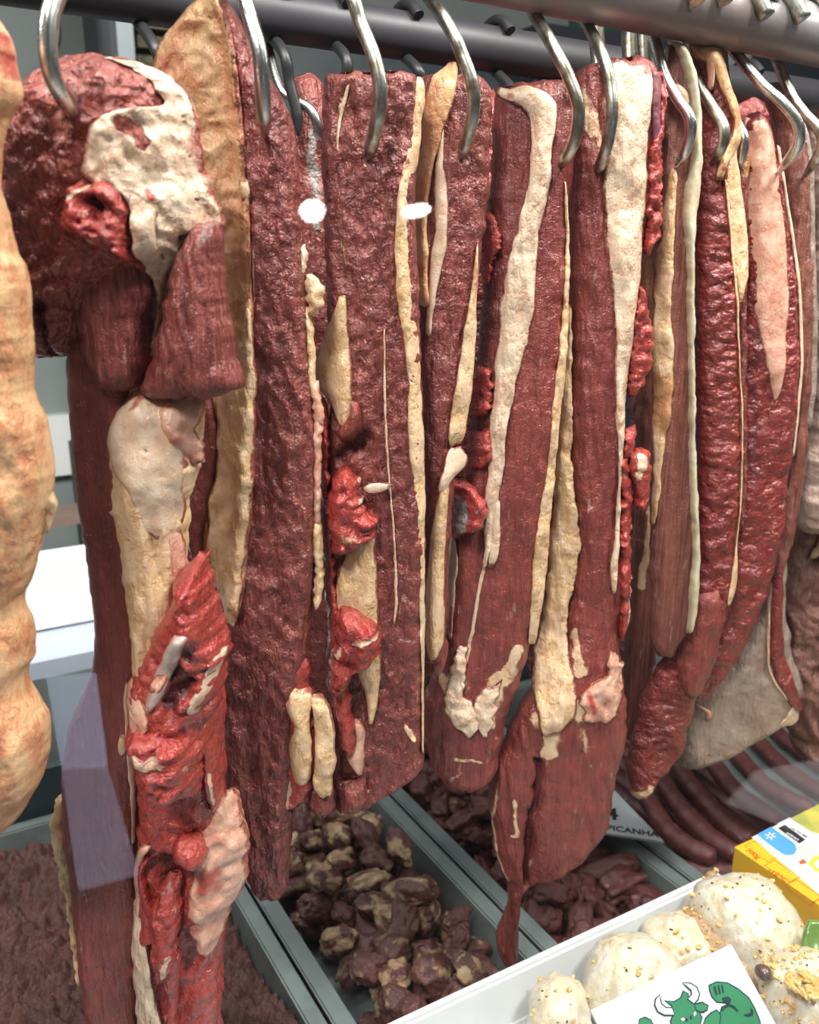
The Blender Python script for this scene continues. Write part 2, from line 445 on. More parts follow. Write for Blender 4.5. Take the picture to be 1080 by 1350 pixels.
    if on is not None and on.sub:
        par = on.o if on.o.parent is parent else on.o.parent
    o = link(name, me, mat, par, label)
    r = Lofted(); r.o = o; r.sub = sub
    r.S = np.stack([PX[::3, ::2].ravel(), PY[::3, ::2].ravel(), off[::3, ::2].ravel()], 1)
    return r
RAIL_Y, RAIL_R = 0.563, 0.023
def front_z(x): return 1.681 - 0.024 * (x - 0.448)
def rear_z(x): return 1.682 - 0.017 * (x - 0.09)
def hook_plane(hx, dy=0.0, turn=0.0):
    """the hanging plane of the meat on the hook met at column hx; its normal turns to the shop"""
    t = (hx - 540) / F_PX
    s = t * 0.65 / (math.sin(R(60)) - 0.5 * t)
    p = (0.325 + s, RAIL_Y + dy, 1.3)
    a = AZ + math.pi + R(turn)
    return Plane(p, (math.cos(a), math.sin(a), 0))
# ================================================================ the hanging meat
def piece(name, pl, bottom_px, label, cat='meat', group=None):
    return empty(name, pl.pt(*bottom_px), label, cat, group)

# ---------------------------------------------------------------- far left: side covered in tan fat
pA = hook_plane(0, -0.085)
A = piece('hanging_beef_side', pA, (-20, 1098), 'tan fat covered beef side hanging at the far left edge, cut by the frame')
a = loft('fat_covered_body', [(22, -60, -6), (45, -80, 10), (85, -95, 21), (125, -105, 30), (165, -115, 8), (245, -130, 0), (280, -130, 9), (330, -130, 22), (365, -130, 37), (440, -130, 43), (510, -130, 45),
    (560, -130, 62), (640, -130, 71), (690, -130, 60), (760, -130, 43), (790, -130, 31), (820, -130, 43), (860, -130, 46), (885, -130, 36), (920, -130, 50), (945, -130, 65), (985, -130, 66), (1010, -125, 61), (1045, -115, 44), (1080, -100, 20), (1100, -80, -10)],
    pA, M['tan'], A, tf=0.028, tb=0.012, fat=1, er=0.014, jit=1.2, relief=[('fbm', 0.005, 40, 16), ('rid', 0.0028, 60, 18, 12), ('fbm', 0.0014, 220, 150)],
    paint=[('red', [(10, 60, 12), (22, 110, 8)], 0.75), ('red', [(4, 640, 12), (0, 700, 10)], 0.5), ('red', [(20, 930, 16), (45, 960, 10)], 0.45), ('red', [(35, 540, 12), (60, 600, 6)], 0.4), ('grey', [(20, 480, 14), (30, 540, 10)], 0.25), ('red', [(5, 850, 10), (8, 880, 8)], 0.55)])
loft('cut_cavity_rim', [(978, -30, 2), (985, -30, 18), (1000, -30, 30), (1020, -30, 33), (1040, -30, 20), (1055, -30, 6), (1062, -30, -4)], pA, M['white'], A, tf=0.006, tb=0.004, on=a, fat=1, er=0.008, relief=[('rid', 0.002, 150, 150)])
loft('cut_cavity', [(994, -30, 0), (1003, -30, 6), (1020, -30, 8), (1036, -30, 2), (1044, -30, -8)], pA, M['deep'], A, tf=0.007, tb=0.002, on=a, lift=0.002, paint=[('deep', [(-5, 1020, 30)], 1)])  # the cavity's dark inside is painted on, not hollowed out
loft('torn_edge_flap', [(640, 50, 66), (660, 52, 75), (680, 50, 72), (700, 48, 66)], pA, M['fat'], A, tf=0.004, tb=0.006, fat=1, paint=[('red', [(64, 670, 12)], 0.5), ('tan', [(55, 660, 12)], 0.6)])

# ---------------------------------------------------------------- the big front cut
pB = hook_plane(135, -0.02)
B = piece('hanging_shoulder_cut', pB, (190, 1400), 'big ragged front cut with wrinkled round top and cream fat column')
b_strip = loft('long_muscle_strip', [(418, 100, 150), (450, 92, 165), (500, 92, 180), (560, 96, 190), (650, 104, 190), (750, 120, 195), (850, 127, 200), (880, 122, 200), (940, 97, 196), (1000, 86, 190), (1060, 84, 188), (1170, 98, 188), (1250, 106, 186), (1350, 119, 184), (1420, 127, 184)],
    pB, M['smooth'], B, tf=0.020, tb=0.018, er=0.012, jit=1.5, relief=[('fbm', 0.002, 40, 15)], paint=[('fat', [(86, 1000, 2.5), (83, 1060, 2.5), (97, 1170, 2.5), (106, 1250, 3), (120, 1400, 4)], 0.9), ('deep', [(150, 700, 22), (165, 880, 18)], 0.35), ('deep', [(110, 520, 14), (120, 640, 14)], 0.4)])
loft('pale_edge_fat', [(1050, 74, 86), (1075, 70, 86), (1110, 68, 90), (1140, 76, 96), (1170, 84, 99), (1200, 90, 102), (1250, 96, 106), (1300, 104, 112)], pB, M['fat'], B, tf=0.006, tb=0.012, fat=1, er=0.006, jit=3, jf=0.12, relief=[('fbm', 0.002, 160, 120)])
b_low = loft('lower_muscle', [(880, 182, 292), (930, 183, 296), (1000, 184, 298), (1060, 184, 300), (1100, 184, 302), (1200, 182, 300), (1300, 186, 294), (1350, 190, 293), (1420, 192, 292)],
    pB, M['red'], B, tf=0.024, tb=0.016, er=0.016, jit=3, jf=0.1, relief=[('fbm', 0.004, 50, 25), ('rid', 0.0025, 90, 35, -30)], paint=[('deep', [(232, 1105, 22), (240, 1150, 10)], 1, -0.006), ('deep', [(262, 1190, 12), (262, 1240, 12)], 0.6, -0.003), ('fat', [(232, 1300, 3), (228, 1350, 4)], 0.5), ('fat', [(285, 1000, 3), (288, 1080, 3)], 0.35)])  # the first deep patch paints the dark gap behind the flaps
b_mid = loft('inner_muscle', [(290, 118, 210), (320, 112, 214), (380, 105, 212), (430, 110, 210), (480, 128, 205), (505, 140, 195), (514, 142, 172)],
    pB, M['grain'], B, tf=0.030, tb=0.01, er=0.018, jit=3, endj=8, lift=0.004, relief=[('rid', 0.002, 90, 12)], paint=[('deep', [(112, 400, 10), (118, 450, 12)], 0.6)])
b_cap = loft('wrinkled_cap_muscle', [(77, 122, 150), (83, 90, 190), (98, 62, 215), (130, 38, 244), (180, 14, 262), (240, 4, 272), (290, 8, 278), (330, 22, 250), (370, 32, 170), (400, 40, 142), (430, 44, 128), (450, 62, 112), (468, 72, 100)],
    pB, M['pebbly'], B, tf=0.042, tb=0.03, er=0.045, et=0.03, eb=0.035, jit=4, jf=0.09, endj=5, lift=0.004, step=2.6, relief=[('peb', 0.0026, 85, 130, 35), ('peb', 0.0011, 210, 260, 35), ('fbm', 0.004, 28, 28), ('rid', 0.0016, 45, 75, 35)],
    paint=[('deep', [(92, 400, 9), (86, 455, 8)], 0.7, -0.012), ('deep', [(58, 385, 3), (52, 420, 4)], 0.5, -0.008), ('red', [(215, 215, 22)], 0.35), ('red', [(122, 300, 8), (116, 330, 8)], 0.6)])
loft('small_lobe', [(412, 50, 66), (425, 43, 75), (445, 42, 78), (460, 44, 76), (471, 50, 68)], pB, M['pebbly'], B, tf=0.018, tb=0.01, er=0.016, relief=[('fbm', 0.002, 120, 120)], paint=[('red', [(58, 440, 14)], 0.5)])
b_fat = loft('cap_fat', [(90, 148, 190), (98, 180, 216), (112, 206, 240), (130, 226, 256), (150, 236, 264), (168, 176, 268), (180, 162, 270), (210, 152, 273), (235, 144, 280), (250, 160, 286), (270, 198, 292), (292, 204, 302), (315, 204, 290), (335, 205, 262), (355, 206, 236), (372, 213, 228), (400, 212, 222), (440, 204, 214), (470, 192, 208), (500, 178, 200), (520, 166, 190)],
    pB, M['white'], B, tf=0.010, tb=0.010, on=b_cap, fat=1, er=0.010, jit=4, jf=0.12, relief=[('fbm', 0.003, 80, 80), ('rid', 0.002, 120, 60, 20)],
    paint=[('fat', [(205, 178, 16), (214, 200, 11)], -0.95), ('red', [(262, 180, 6), (268, 225, 6)], 0.65), ('red', [(222, 258, 6), (228, 268, 5)], 0.9), ('red', [(212, 362, 7), (216, 400, 7), (205, 440, 6), (190, 500, 6)], 0.7), ('red', [(206, 205, 14)], 0.5), ('red', [(150, 240, 10), (142, 250, 8)], 0.5), ('tan', [(230, 128, 5), (200, 105, 4), (165, 93, 3)], 0.5)])
loft('bone_socket_flesh', [(246, 150, 182), (258, 138, 194), (275, 132, 200), (290, 124, 206), (305, 134, 206), (316, 150, 204), (326, 176, 204), (345, 196, 206), (360, 204, 212)], pB, M['red'], B, tf=0.012, tb=0.012, on=b_cap, er=0.010, jit=4, jf=0.2, endj=5,
    relief=[('rid', 0.005, 110, 110), ('fbm', 0.003, 200, 200)], paint=[('red', [(160, 305, 20), (150, 300, 15)], 1, 0.003), ('deep', [(178, 278, 12), (166, 272, 9)], 0.8, -0.010), ('fat', [(162, 290, 7)], 0.8, 0.002), ('fat', [(140, 272, 6), (160, 254, 5)], 0.7), ('fat', [(168, 322, 8)], 0.7), ('red', [(200, 335, 10)], 0.9)])
loft('thick_white_fat', [(262, 205, 226), (285, 206, 234), (310, 208, 233), (335, 204, 232), (352, 206, 230), (361, 208, 220)], pB, M['white'], B, tf=0.012, tb=0.006, on=b_cap, lift=0.004, fat=1, er=0.010, jit=3, relief=[('fbm', 0.0025, 120, 90)])
b_flap = loft('hanging_flap_muscle', [(290, 272, 300), (310, 258, 299), (340, 244, 298), (380, 232, 302), (420, 224, 308), (460, 212, 316), (490, 202, 324), (505, 192, 326), (515, 196, 300), (520, 204, 280)],
    pB, M['grain'], B, tf=0.030, tb=0.02, er=0.022, jit=3, endj=6, lift=0.010, relief=[('rid', 0.0018, 120, 14, 12), ('fbm', 0.002, 60, 40)], paint=[('grey', [(290, 302, 14), (282, 330, 7)], 0.45), ('red', [(300, 512, 25), (220, 505, 18)], 0.35), ('red', [(222, 440, 6), (205, 490, 7)], 0.6)])
b_col = loft('fat_column', [(505, 178, 262), (520, 166, 268), (545, 150, 272), (580, 145, 268), (620, 148, 262), (660, 147, 252), (720, 156, 248), (780, 166, 246), (830, 175, 236), (880, 178, 220), (920, 180, 206), (960, 181, 196), (1000, 183, 192)],
    pB, M['fat'], B, tf=0.026, tb=0.016, fat=1, er=0.020, jit=3, relief=[('rid', 0.0025, 95, 9), ('fbm', 0.002, 70, 30)], paint=[('red', [(160, 632, 6)], 0.7), ('red', [(236, 700, 6), (240, 770, 6)], 0.45)], sub=True)
b_fas = loft('smooth_fascia', [(505, 190, 262), (518, 176, 268), (535, 158, 262), (556, 148, 258), (580, 146, 258), (600, 150, 256), (616, 168, 254), (640, 192, 250), (660, 196, 250), (680, 205, 248), (696, 216, 246)], pB, M['fascia'], B, tf=0.007, tb=0.006, on=b_col, fat=1, er=0.008, jit=3, endj=6,
    relief=[('fbm', 0.0028, 40, 40)], paint=[('grey', [(212, 580, 3.5)], 0.9, -0.002), ('grey', [(211, 591, 2)], 0.9, -0.001), ('red', [(200, 512, 10), (190, 525, 5)], 0.75)])
loft('fat_lobe', [(512, 222, 262), (525, 224, 274), (545, 226, 274), (556, 232, 264), (575, 242, 272), (592, 252, 275), (604, 262, 274)], pB, M['pink'], B, tf=0.012, tb=0.010, on=b_col, fat=1, er=0.012, jit=4, jf=0.15, relief=[('fbm', 0.003, 100, 100)], paint=[('red', [(250, 572, 10), (262, 598, 9)], 0.5), ('fat', [(240, 530, 20)], 1)])
loft('red_seam', [(690, 232, 246), (730, 236, 250), (770, 238, 256), (800, 228, 248), (830, 214, 232)], pB, M['pink'], B, tf=0.010, tb=0.01, on=b_col, fat=1, paint=[('red', [(244, 745, 8), (240, 790, 8)], 0.6)])
b_chunk = loft('torn_red_chunk', [(714, 270, 284), (730, 258, 282), (760, 244, 290), (800, 226, 303), (830, 208, 311), (860, 196, 306), (885, 186, 302), (910, 184, 296), (940, 188, 288), (965, 200, 286), (985, 218, 284), (1000, 232, 286), (1015, 238, 270)],
    pB, M['red'], B, tf=0.036, tb=0.01, er=0.022, jit=5, jf=0.13, endj=8, lift=0.014, relief=[('fbm', 0.005, 55, 45), ('rid', 0.003, 100, 60, -20)],
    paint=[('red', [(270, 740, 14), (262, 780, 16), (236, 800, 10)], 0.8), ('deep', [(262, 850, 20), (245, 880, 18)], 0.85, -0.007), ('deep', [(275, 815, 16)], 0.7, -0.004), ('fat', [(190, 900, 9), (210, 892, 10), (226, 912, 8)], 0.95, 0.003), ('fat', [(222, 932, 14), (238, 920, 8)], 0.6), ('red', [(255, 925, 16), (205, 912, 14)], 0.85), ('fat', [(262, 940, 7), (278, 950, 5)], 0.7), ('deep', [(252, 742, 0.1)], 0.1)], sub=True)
loft('grey_bone', [(790, 258, 276), (815, 244, 266), (850, 228, 250), (878, 220, 236), (884, 222, 230)], pB, M['bone'], B, tf=0.006, tb=0.006, on=b_chunk, er=0.006, endj=1, relief=[('fbm', 0.001, 120, 60)], label='grey white bone showing in the cut')
loft('cut_bone_edge', [(828, 302, 311), (850, 288, 304), (875, 274, 296), (888, 268, 290), (898, 270, 284)], pB, M['white'], B, tf=0.007, tb=0.008, on=b_chunk, fat=1, er=0.005, jit=3, paint=[('red', [(292, 860, 4)], 0.5)])
loft('bone_marrow_bit', [(840, 236, 250), (848, 228, 250), (858, 228, 240)], pB, M['pink'], B, tf=0.004, tb=0.003, on=b_chunk, lift=0.006, fat=1, paint=[('red', [(234, 854, 6)], 0.6)])
loft('fat_rim', [(868, 186, 200), (880, 182, 214), (892, 180, 226), (905, 184, 230), (918, 198, 214), (936, 206, 218)], pB, M['pink'], B, tf=0.008, tb=0.008, on=b_chunk, lift=0.001, fat=1, er=0.008, jit=4, jf=0.2, relief=[('fbm', 0.003, 130, 130)], paint=[('red', [(215, 906, 8)], 0.6)])
loft('hanging_flesh_point', [(905, 186, 240), (925, 196, 268), (950, 210, 282), (970, 220, 284), (985, 225, 262), (995, 228, 246), (1006, 238, 250)], pB, M['red'], B, tf=0.014, tb=0.010, on=b_chunk, er=0.012, jit=6, jf=0.2, endj=10, relief=[('rid', 0.004, 90, 60), ('fbm', 0.003, 120, 120)], paint=[('red', [(250, 925, 20)], 0.9), ('fat', [(218, 928, 8), (240, 935, 10)], 0.8), ('red', [(236, 980, 12)], 0.9), ('fat', [(270, 955, 7)], 0.5)])
loft('side_flesh_strip', [(940, 272, 290), (970, 278, 294), (1000, 280, 298), (1030, 284, 298), (1050, 286, 296)], pB, M['red'], B, tf=0.012, tb=0.01, on=b_low, jit=3, er=0.01, paint=[('fat', [(288, 990, 3), (292, 1030, 3)], 0.8)])
loft('kidney_shaped_gland', [(946, 170, 178), (955, 168, 180), (968, 168, 180), (976, 172, 179)], pB, M['fat'], B, tf=0.008, tb=0.004, on=b_strip, fat=1, er=0.01, endj=0)
loft('seam_membrane', [(880, 178, 184), (940, 178, 184), (1000, 179, 186), (1050, 181, 186), (1100, 182, 185)], pB, M['fascia'], B, tf=0.005, tb=0.004, on=b_strip, lift=0.002, fat=1, er=0.004)
b_tail = loft('bottom_fat_band', [(1170, 180, 192), (1200, 178, 204), (1250, 178, 212), (1300, 182, 216), (1350, 182, 222), (1420, 186, 226)], pB, M['white'], B, tf=0.008, tb=0.01, on=b_low, fat=1, er=0.010, jit=4, relief=[('fbm', 0.003, 90, 70), ('rid', 0.002, 120, 30)], paint=[('grey', [(188, 1220, 6), (192, 1340, 8)], 0.5)])
loft('pale_border_strip', [(1198, 196, 210), (1230, 202, 216), (1270, 206, 222), (1300, 214, 228), (1340, 220, 232), (1400, 224, 236)], pB, M['white'], B, tf=0.007, tb=0.005, on=b_low, lift=0.004, fat=1, er=0.007, jit=3, relief=[('fbm', 0.002, 120, 90)])
loft('flap_border', [(1076, 204, 218), (1090, 196, 208), (1110, 188, 200), (1140, 184, 196), (1165, 186, 196), (1182, 190, 196)], pB, M['pink'], B, tf=0.009, tb=0.006, on=b_low, lift=0.004, fat=1, er=0.007, jit=2)
loft('inner_flap', [(1096, 198, 214), (1120, 194, 206), (1160, 195, 220), (1190, 196, 232), (1205, 196, 214)], pB, M['red'], B, tf=0.007, tb=0.006, on=b_low, lift=0.002, paint=[('red', [(205, 1150, 14)], 0.6)])
loft('torn_lower_chunk', [(1118, 232, 254), (1140, 224, 254), (1170, 214, 250), (1200, 214, 248), (1215, 228, 250), (1232, 228, 242)], pB, M['red'], B, tf=0.014, tb=0.008, on=b_low, lift=0.003, er=0.010, jit=4, jf=0.16, endj=6, relief=[('rid', 0.003, 110, 60)], paint=[('red', [(225, 1180, 18)], 0.7), ('fat', [(244, 1200, 6), (236, 1224, 7)], 0.95), ('fat', [(248, 1150, 3)], 0.8), ('grey', [(236, 1130, 8)], 0.5)])
b_lobe = loft('ragged_fat_lobe', [(1042, 294, 312), (1055, 284, 318), (1085, 268, 326), (1115, 260, 328), (1150, 258, 324), (1175, 256, 314), (1200, 262, 302), (1220, 272, 294), (1232, 274, 286)],
    pB, M['pink'], B, tf=0.026, tb=0.016, on=b_low, lift=-0.006, fat=1, er=0.020, jit=6, jf=0.14, endj=7, relief=[('fbm', 0.004, 70, 70), ('peb', 0.002, 130, 110)], paint=[('red', [(290, 1120, 16), (284, 1140, 12)], 0.75), ('red', [(275, 1190, 12)], 0.45), ('fat', [(310, 1100, 14)], 1), ('red', [(325, 1115, 5)], 0.6)])
loft('red_knob', [(1065, 250, 272), (1082, 242, 286), (1098, 246, 284), (1106, 254, 276)], pB, M['red'], B, tf=0.016, tb=0.01, on=b_low, lift=0.004, er=0.012, relief=[('fbm', 0.003, 110, 110)])
loft('lower_red_strip', [(1215, 236, 252), (1260, 230, 250), (1300, 232, 248), (1330, 236, 252), (1345, 240, 250)], pB, M['red'], B, tf=0.009, tb=0.006, on=b_low, jit=3, paint=[('red', [(240, 1290, 14)], 0.9)])

# ---------------------------------------------------------------- fat capped slab on the second hook
pC = hook_plane(350, 0.004)
Cc = piece('hanging_fat_capped_slab', pC, (362, 1180), 'tall dark muscle slab with a pointed tan fat cap, right of the ragged front cut')
c_sl = loft('muscle_slab', [(0, 284, 300), (30, 290, 318), (60, 298, 332), (100, 306, 354), (140, 310, 378), (170, 312, 387), (210, 315, 392), (300, 320, 400), (400, 325, 409), (500, 322, 414), (600, 315, 420), (700, 306, 418), (750, 304, 416), (800, 300, 412), (850, 298, 405), (900, 296, 398), (1000, 298, 392), (1080, 306, 387), (1130, 324, 382), (1165, 334, 380), (1180, 350, 372)],
    pC, M['muscle'], Cc, tf=0.018, tb=0.02, er=0.012, eb=0.012, jit=2, endj=5, relief=[('peb', 0.0018, 90, 38, 8), ('rid', 0.0016, 105, 42, 22), ('rid', 0.0009, 190, 80, -25), ('fbm', 0.002, 30, 15)], paint=[('deep', [(312, 880, 18), (306, 980, 16), (310, 1060, 14)], 0.35), ('fat', [(325, 900, 3), (322, 960, 2)], 0.45), ('fat', [(340, 330, 2.5), (338, 500, 2), (332, 600, 2)], 0.8)])
c_cap = loft('tan_fat_cap', [(-14, 270, 286), (0, 262, 294), (30, 240, 308), (58, 213, 315), (80, 206, 319), (110, 202, 323), (150, 214, 327), (200, 232, 331), (250, 246, 335), (300, 250, 338), (350, 258, 339), (420, 262, 341), (480, 268, 343), (540, 268, 345), (600, 270, 344), (660, 264, 340), (700, 262, 336), (740, 274, 332), (775, 292, 326), (800, 302, 318)],
    pC, M['tan'], Cc, tf=0.014, tb=0.010, on=c_sl, lift=0.004, fat=1, er=0.018, et=0.02, jit=2.5, relief=[('fbm', 0.0022, 60, 45), ('rid', 0.002, 50, 60, 30), ('fbm', 0.001, 240, 160)], paint=[('red', [(222, 75, 16), (216, 100, 10)], 0.5), ('red', [(300, 100, 8), (318, 150, 5)], 0.35), ('grey', [(280, 220, 40), (300, 280, 25)], 0.22), ('red', [(320, 330, 8), (312, 380, 14)], 0.3)], sub=True)
loft('lower_cream_fat', [(400, 334, 340), (440, 326, 342), (480, 310, 344), (520, 292, 346), (560, 290, 345), (620, 285, 343), (670, 276, 339), (720, 278, 334), (760, 292, 329), (790, 300, 322), (812, 306, 316)], pC, M['fat'], Cc, tf=0.010, tb=0.006, on=c_cap, fat=1, er=0.012, jit=4, relief=[('peb', 0.002, 150, 75), ('fbm', 0.0012, 60, 30)])
loft('shadowed_muscle_side', [(520, 256, 284), (560, 258, 292), (620, 252, 288), (680, 250, 276), (720, 254, 272), (745, 262, 272)], pC, M['smooth'], Cc, tf=0.008, tb=0.008, on=c_cap, er=0.012, lift=0.001, paint=[('deep', [(255, 640, 8), (254, 720, 8)], 0.6)])  # deep paint puts the shade of this underside into its colour
loft('fat_nub', [(240, 324, 336), (252, 322, 338), (266, 328, 338)], pC, M['fat'], Cc, tf=0.006, tb=0.004, on=c_cap, fat=1, er=0.006, jit=3)
for rws, mt, pt in (([(322, 397, 405), (345, 398, 406), (365, 396, 402)], 'white', ()), ([(362, 402, 414), (378, 404, 428), (400, 404, 428), (418, 406, 420)], 'fat', [('red', [(414, 408, 10)], 0.5)]), ([(400, 400, 408), (450, 406, 416), (500, 408, 417), (530, 412, 420)], 'fat', ()),
                   ([(500, 412, 422), (530, 414, 424), (546, 412, 430), (560, 412, 426)], 'pink', ()), ([(545, 412, 428), (600, 414, 424), (650, 414, 424), (690, 414, 424)], 'pink', [('red', [(420, 580, 5)], 0.5)]), ([(680, 414, 424), (740, 415, 428), (780, 415, 426), (800, 415, 419)], 'fat', ())):
    loft('edge_fat', rws, pC, M[mt], Cc, tf=0.008, tb=0.010, fat=1, er=0.006, jit=3, jf=0.15, endj=2, lift=0.004, relief=[('fbm', 0.002, 150, 120)], paint=pt)
c_red = loft('torn_lower_flesh', [(860, 386, 404), (900, 374, 412), (950, 376, 420), (990, 374, 425), (1020, 370, 418), (1045, 370, 402), (1056, 372, 384)], pC, M['red'], Cc, tf=0.010, tb=0.012, lift=0.006, jit=4, jf=0.12, endj=6, er=0.01, relief=[('fbm', 0.003, 80, 50)], paint=[('fat', [(384, 1020, 10), (376, 1045, 7)], 0.75), ('fat', [(385, 880, 8)], 0.5)], sub=True)
loft('yellow_fat_lobe', [(896, 386, 410), (905, 378, 416), (922, 380, 414), (940, 392, 412), (960, 384, 414), (985, 382, 416), (1005, 386, 416), (1018, 392, 406)], pC, M['fat'], Cc, tf=0.018, tb=0.008, on=c_red, fat=1, er=0.016, jit=3, relief=[('fbm', 0.003, 80, 60)])
loft('yellow_fat_lobe', [(900, 412, 424), (920, 414, 436), (950, 416, 443), (990, 418, 446), (1015, 416, 440), (1032, 424, 440), (1036, 430, 438)], pC, M['fat'], Cc, tf=0.018, tb=0.010, on=c_red, lift=0.001, fat=1, er=0.014, jit=3, endj=5, relief=[('fbm', 0.003, 80, 40)], paint=[('red', [(443, 1000, 4)], 0.4)])
loft('muscle_stub', [(1020, 406, 432), (1040, 406, 441), (1060, 408, 440), (1072, 414, 434)], pC, M['muscle'], Cc, tf=0.012, tb=0.014, er=0.014, jit=4, endj=5, relief=[('fbm', 0.003, 110, 110)])

# ---------------------------------------------------------------- slab with two fat wedges
pD = hook_plane(490, 0.0)
D = piece('hanging_wedge_fat_slab', pD, (470, 1060), 'broad flat topped slab with two triangular cream fat wedges down its left edge')
d_sl = loft('muscle_slab', [(96, 440, 542), (104, 428, 552), (130, 425, 552), (200, 425, 550), (300, 428, 548), (400, 432, 553), (500, 436, 556), (600, 432, 559), (700, 432, 561), (800, 432, 559), (900, 432, 557), (980, 436, 558), (1005, 432, 558), (1028, 420, 530), (1045, 410, 500), (1060, 420, 470)],
    pD, M['muscle'], D, tf=0.018, tb=0.018, er=0.010, et=0.008, jit=2, endj=5, relief=[('peb', 0.0014, 95, 45, -8), ('rid', 0.0014, 115, 48, -20), ('rid', 0.0008, 210, 90, 20), ('fbm', 0.0016, 35, 14)],
    paint=[('deep', [(432, 180, 8), (436, 300, 10), (440, 420, 8)], 0.55), ('fat', [(460, 125, 2.5), (452, 150, 3), (448, 190, 2.5)], 0.8), ('fat', [(444, 225, 2), (452, 300, 2), (458, 360, 2)], 0.5), ('deep', [(480, 575, 16), (455, 600, 14)], 0.75, -0.006), ('deep', [(440, 540, 14)], 0.8, -0.008), ('fat', [(484, 222, 4)], 0.9, 0.001),  # deep along the left paints the shaded side face of the slab
           ('fat', [(535, 944, 4), (545, 958, 4)], 0.9, 0.002), ('fat', [(486, 1026, 3)], 0.9, 0.002), ('fat', [(497, 545, 3)], 0.4), ('fat', [(430, 95, 0.1)], 0.1)])
loft('right_fat_strip', [(104, 548, 558), (125, 546, 562), (160, 543, 557), (200, 538, 554), (235, 528, 546), (260, 523, 540), (330, 521, 541), (400, 524, 545), (450, 532, 553), (500, 539, 555), (550, 537, 558), (600, 541, 560), (650, 548, 561), (700, 550, 560), (800, 553, 560), (900, 555, 559), (985, 556, 559)],
    pD, M['fat'], D, tf=0.008, tb=0.010, on=d_sl, fat=1, er=0.007, jit=2, relief=[('fbm', 0.0015, 150, 60)], paint=[('red', [(540, 215, 6), (527, 240, 5)], 0.6), ('red', [(530, 450, 7), (534, 540, 6)], 0.6), ('tan', [(556, 120, 8)], 0.6)])
loft('fat_wedge', [(387, 450, 459), (410, 442, 461), (440, 428, 463), (470, 418, 466), (490, 415, 468), (510, 422, 468), (535, 438, 467), (552, 448, 464), (558, 454, 461)], pD, M['fat'], D, tf=0.012, tb=0.008, on=d_sl, fat=1, er=0.006, jit=1.5, endj=1, relief=[('rid', 0.0015, 60, 14, 15)], paint=[('grey', [(466, 500, 3), (466, 540, 3)], 0.4)])
loft('muscle_nub', [(520, 464, 474), (540, 462, 478), (560, 448, 478), (570, 450, 474), (576, 456, 466)], pD, M['smooth'], D, tf=0.010, tb=0.006, on=d_sl, er=0.010)
loft('side_red_strip', [(520, 418, 430), (560, 422, 436), (640, 424, 438), (700, 424, 442), (760, 428, 446), (820, 436, 452), (880, 440, 462), (940, 448, 470), (975, 456, 472)], pD, M['red'], D, tf=0.010, tb=0.010, on=d_sl, lift=0.003, er=0.008, jit=3, jf=0.14, paint=[('fat', [(436, 870, 3), (452, 940, 3)], 0.5)])
d_w2 = loft('fat_wedge', [(664, 480, 493), (690, 470, 496), (730, 452, 498), (765, 444, 500), (800, 440, 502), (840, 450, 505), (870, 472, 505), (900, 484, 501), (925, 486, 496), (938, 487, 491)], pD, M['fat'], D, tf=0.014, tb=0.008, on=d_sl, fat=1, er=0.007, jit=1.5, endj=1, relief=[('rid', 0.0015, 55, 12, 15), ('fbm', 0.0012, 80, 40)], sub=True)
loft('torn_red_knot', [(606, 454, 468), (616, 446, 474), (632, 438, 478), (655, 428, 486), (668, 428, 496), (680, 434, 499), (690, 438, 498), (705, 440, 470), (716, 440, 460)], pD, M['red'], D, tf=0.022, tb=0.010, on=d_sl, er=0.012, jit=5, jf=0.2, endj=6, lift=0.002, relief=[('peb', 0.004, 120, 120), ('fbm', 0.004, 90, 90)],
    paint=[('red', [(450, 640, 22), (444, 660, 16)], 0.85), ('fat', [(478, 645, 5), (476, 620, 4)], 0.7), ('red', [(475, 665, 10), (494, 680, 8)], 0.8), ('fat', [(488, 690, 6), (460, 688, 10)], 0.45), ('deep', [(452, 705, 14)], 0.7)])
loft('pale_fat_tag', [(478, 630, 486, 638), (486, 626, 494, 638), (502, 624, 508, 635), (518, 625, 516, 630)], pD, M['white'], D, tf=0.004, tb=0.004, on=d_sl, lift=0.008, fat=1, er=0.004, jit=1, endj=0)
loft('torn_red_knot', [(784, 450, 464), (796, 444, 486), (808, 444, 500), (822, 446, 504), (836, 444, 503), (848, 440, 492), (862, 438, 472), (876, 440, 462), (896, 448, 456)], pD, M['red'], D, tf=0.020, tb=0.008, on=d_w2, er=0.012, jit=4, jf=0.18, endj=5, relief=[('rid', 0.004, 100, 80, 30), ('fbm', 0.003, 100, 100)],
    paint=[('red', [(480, 805, 18)], 0.75), ('fat', [(494, 812, 9), (470, 815, 6)], 0.7), ('fat', [(446, 840, 7), (456, 820, 4)], 0.7), ('deep', [(476, 846, 14)], 0.5)])
loft('pale_lower_flap', [(930, 462, 478), (950, 456, 484), (970, 456, 482), (990, 466, 482), (1004, 474, 480)], pD, M['pink'], D, tf=0.010, tb=0.008, on=d_sl, fat=1, er=0.010, jit=4, relief=[('rid', 0.0025, 90, 40)], paint=[('grey', [(470, 945, 12)], 0.4), ('red', [(474, 990, 5)], 0.4)])
loft('bottom_muscle_stub', [(1010, 452, 488), (1030, 444, 489), (1045, 444, 484), (1056, 450, 474)], pD, M['muscle'], D, tf=0.012, tb=0.010, on=d_sl, er=0.012, jit=4, endj=4, relief=[('fbm', 0.003, 110, 110)])

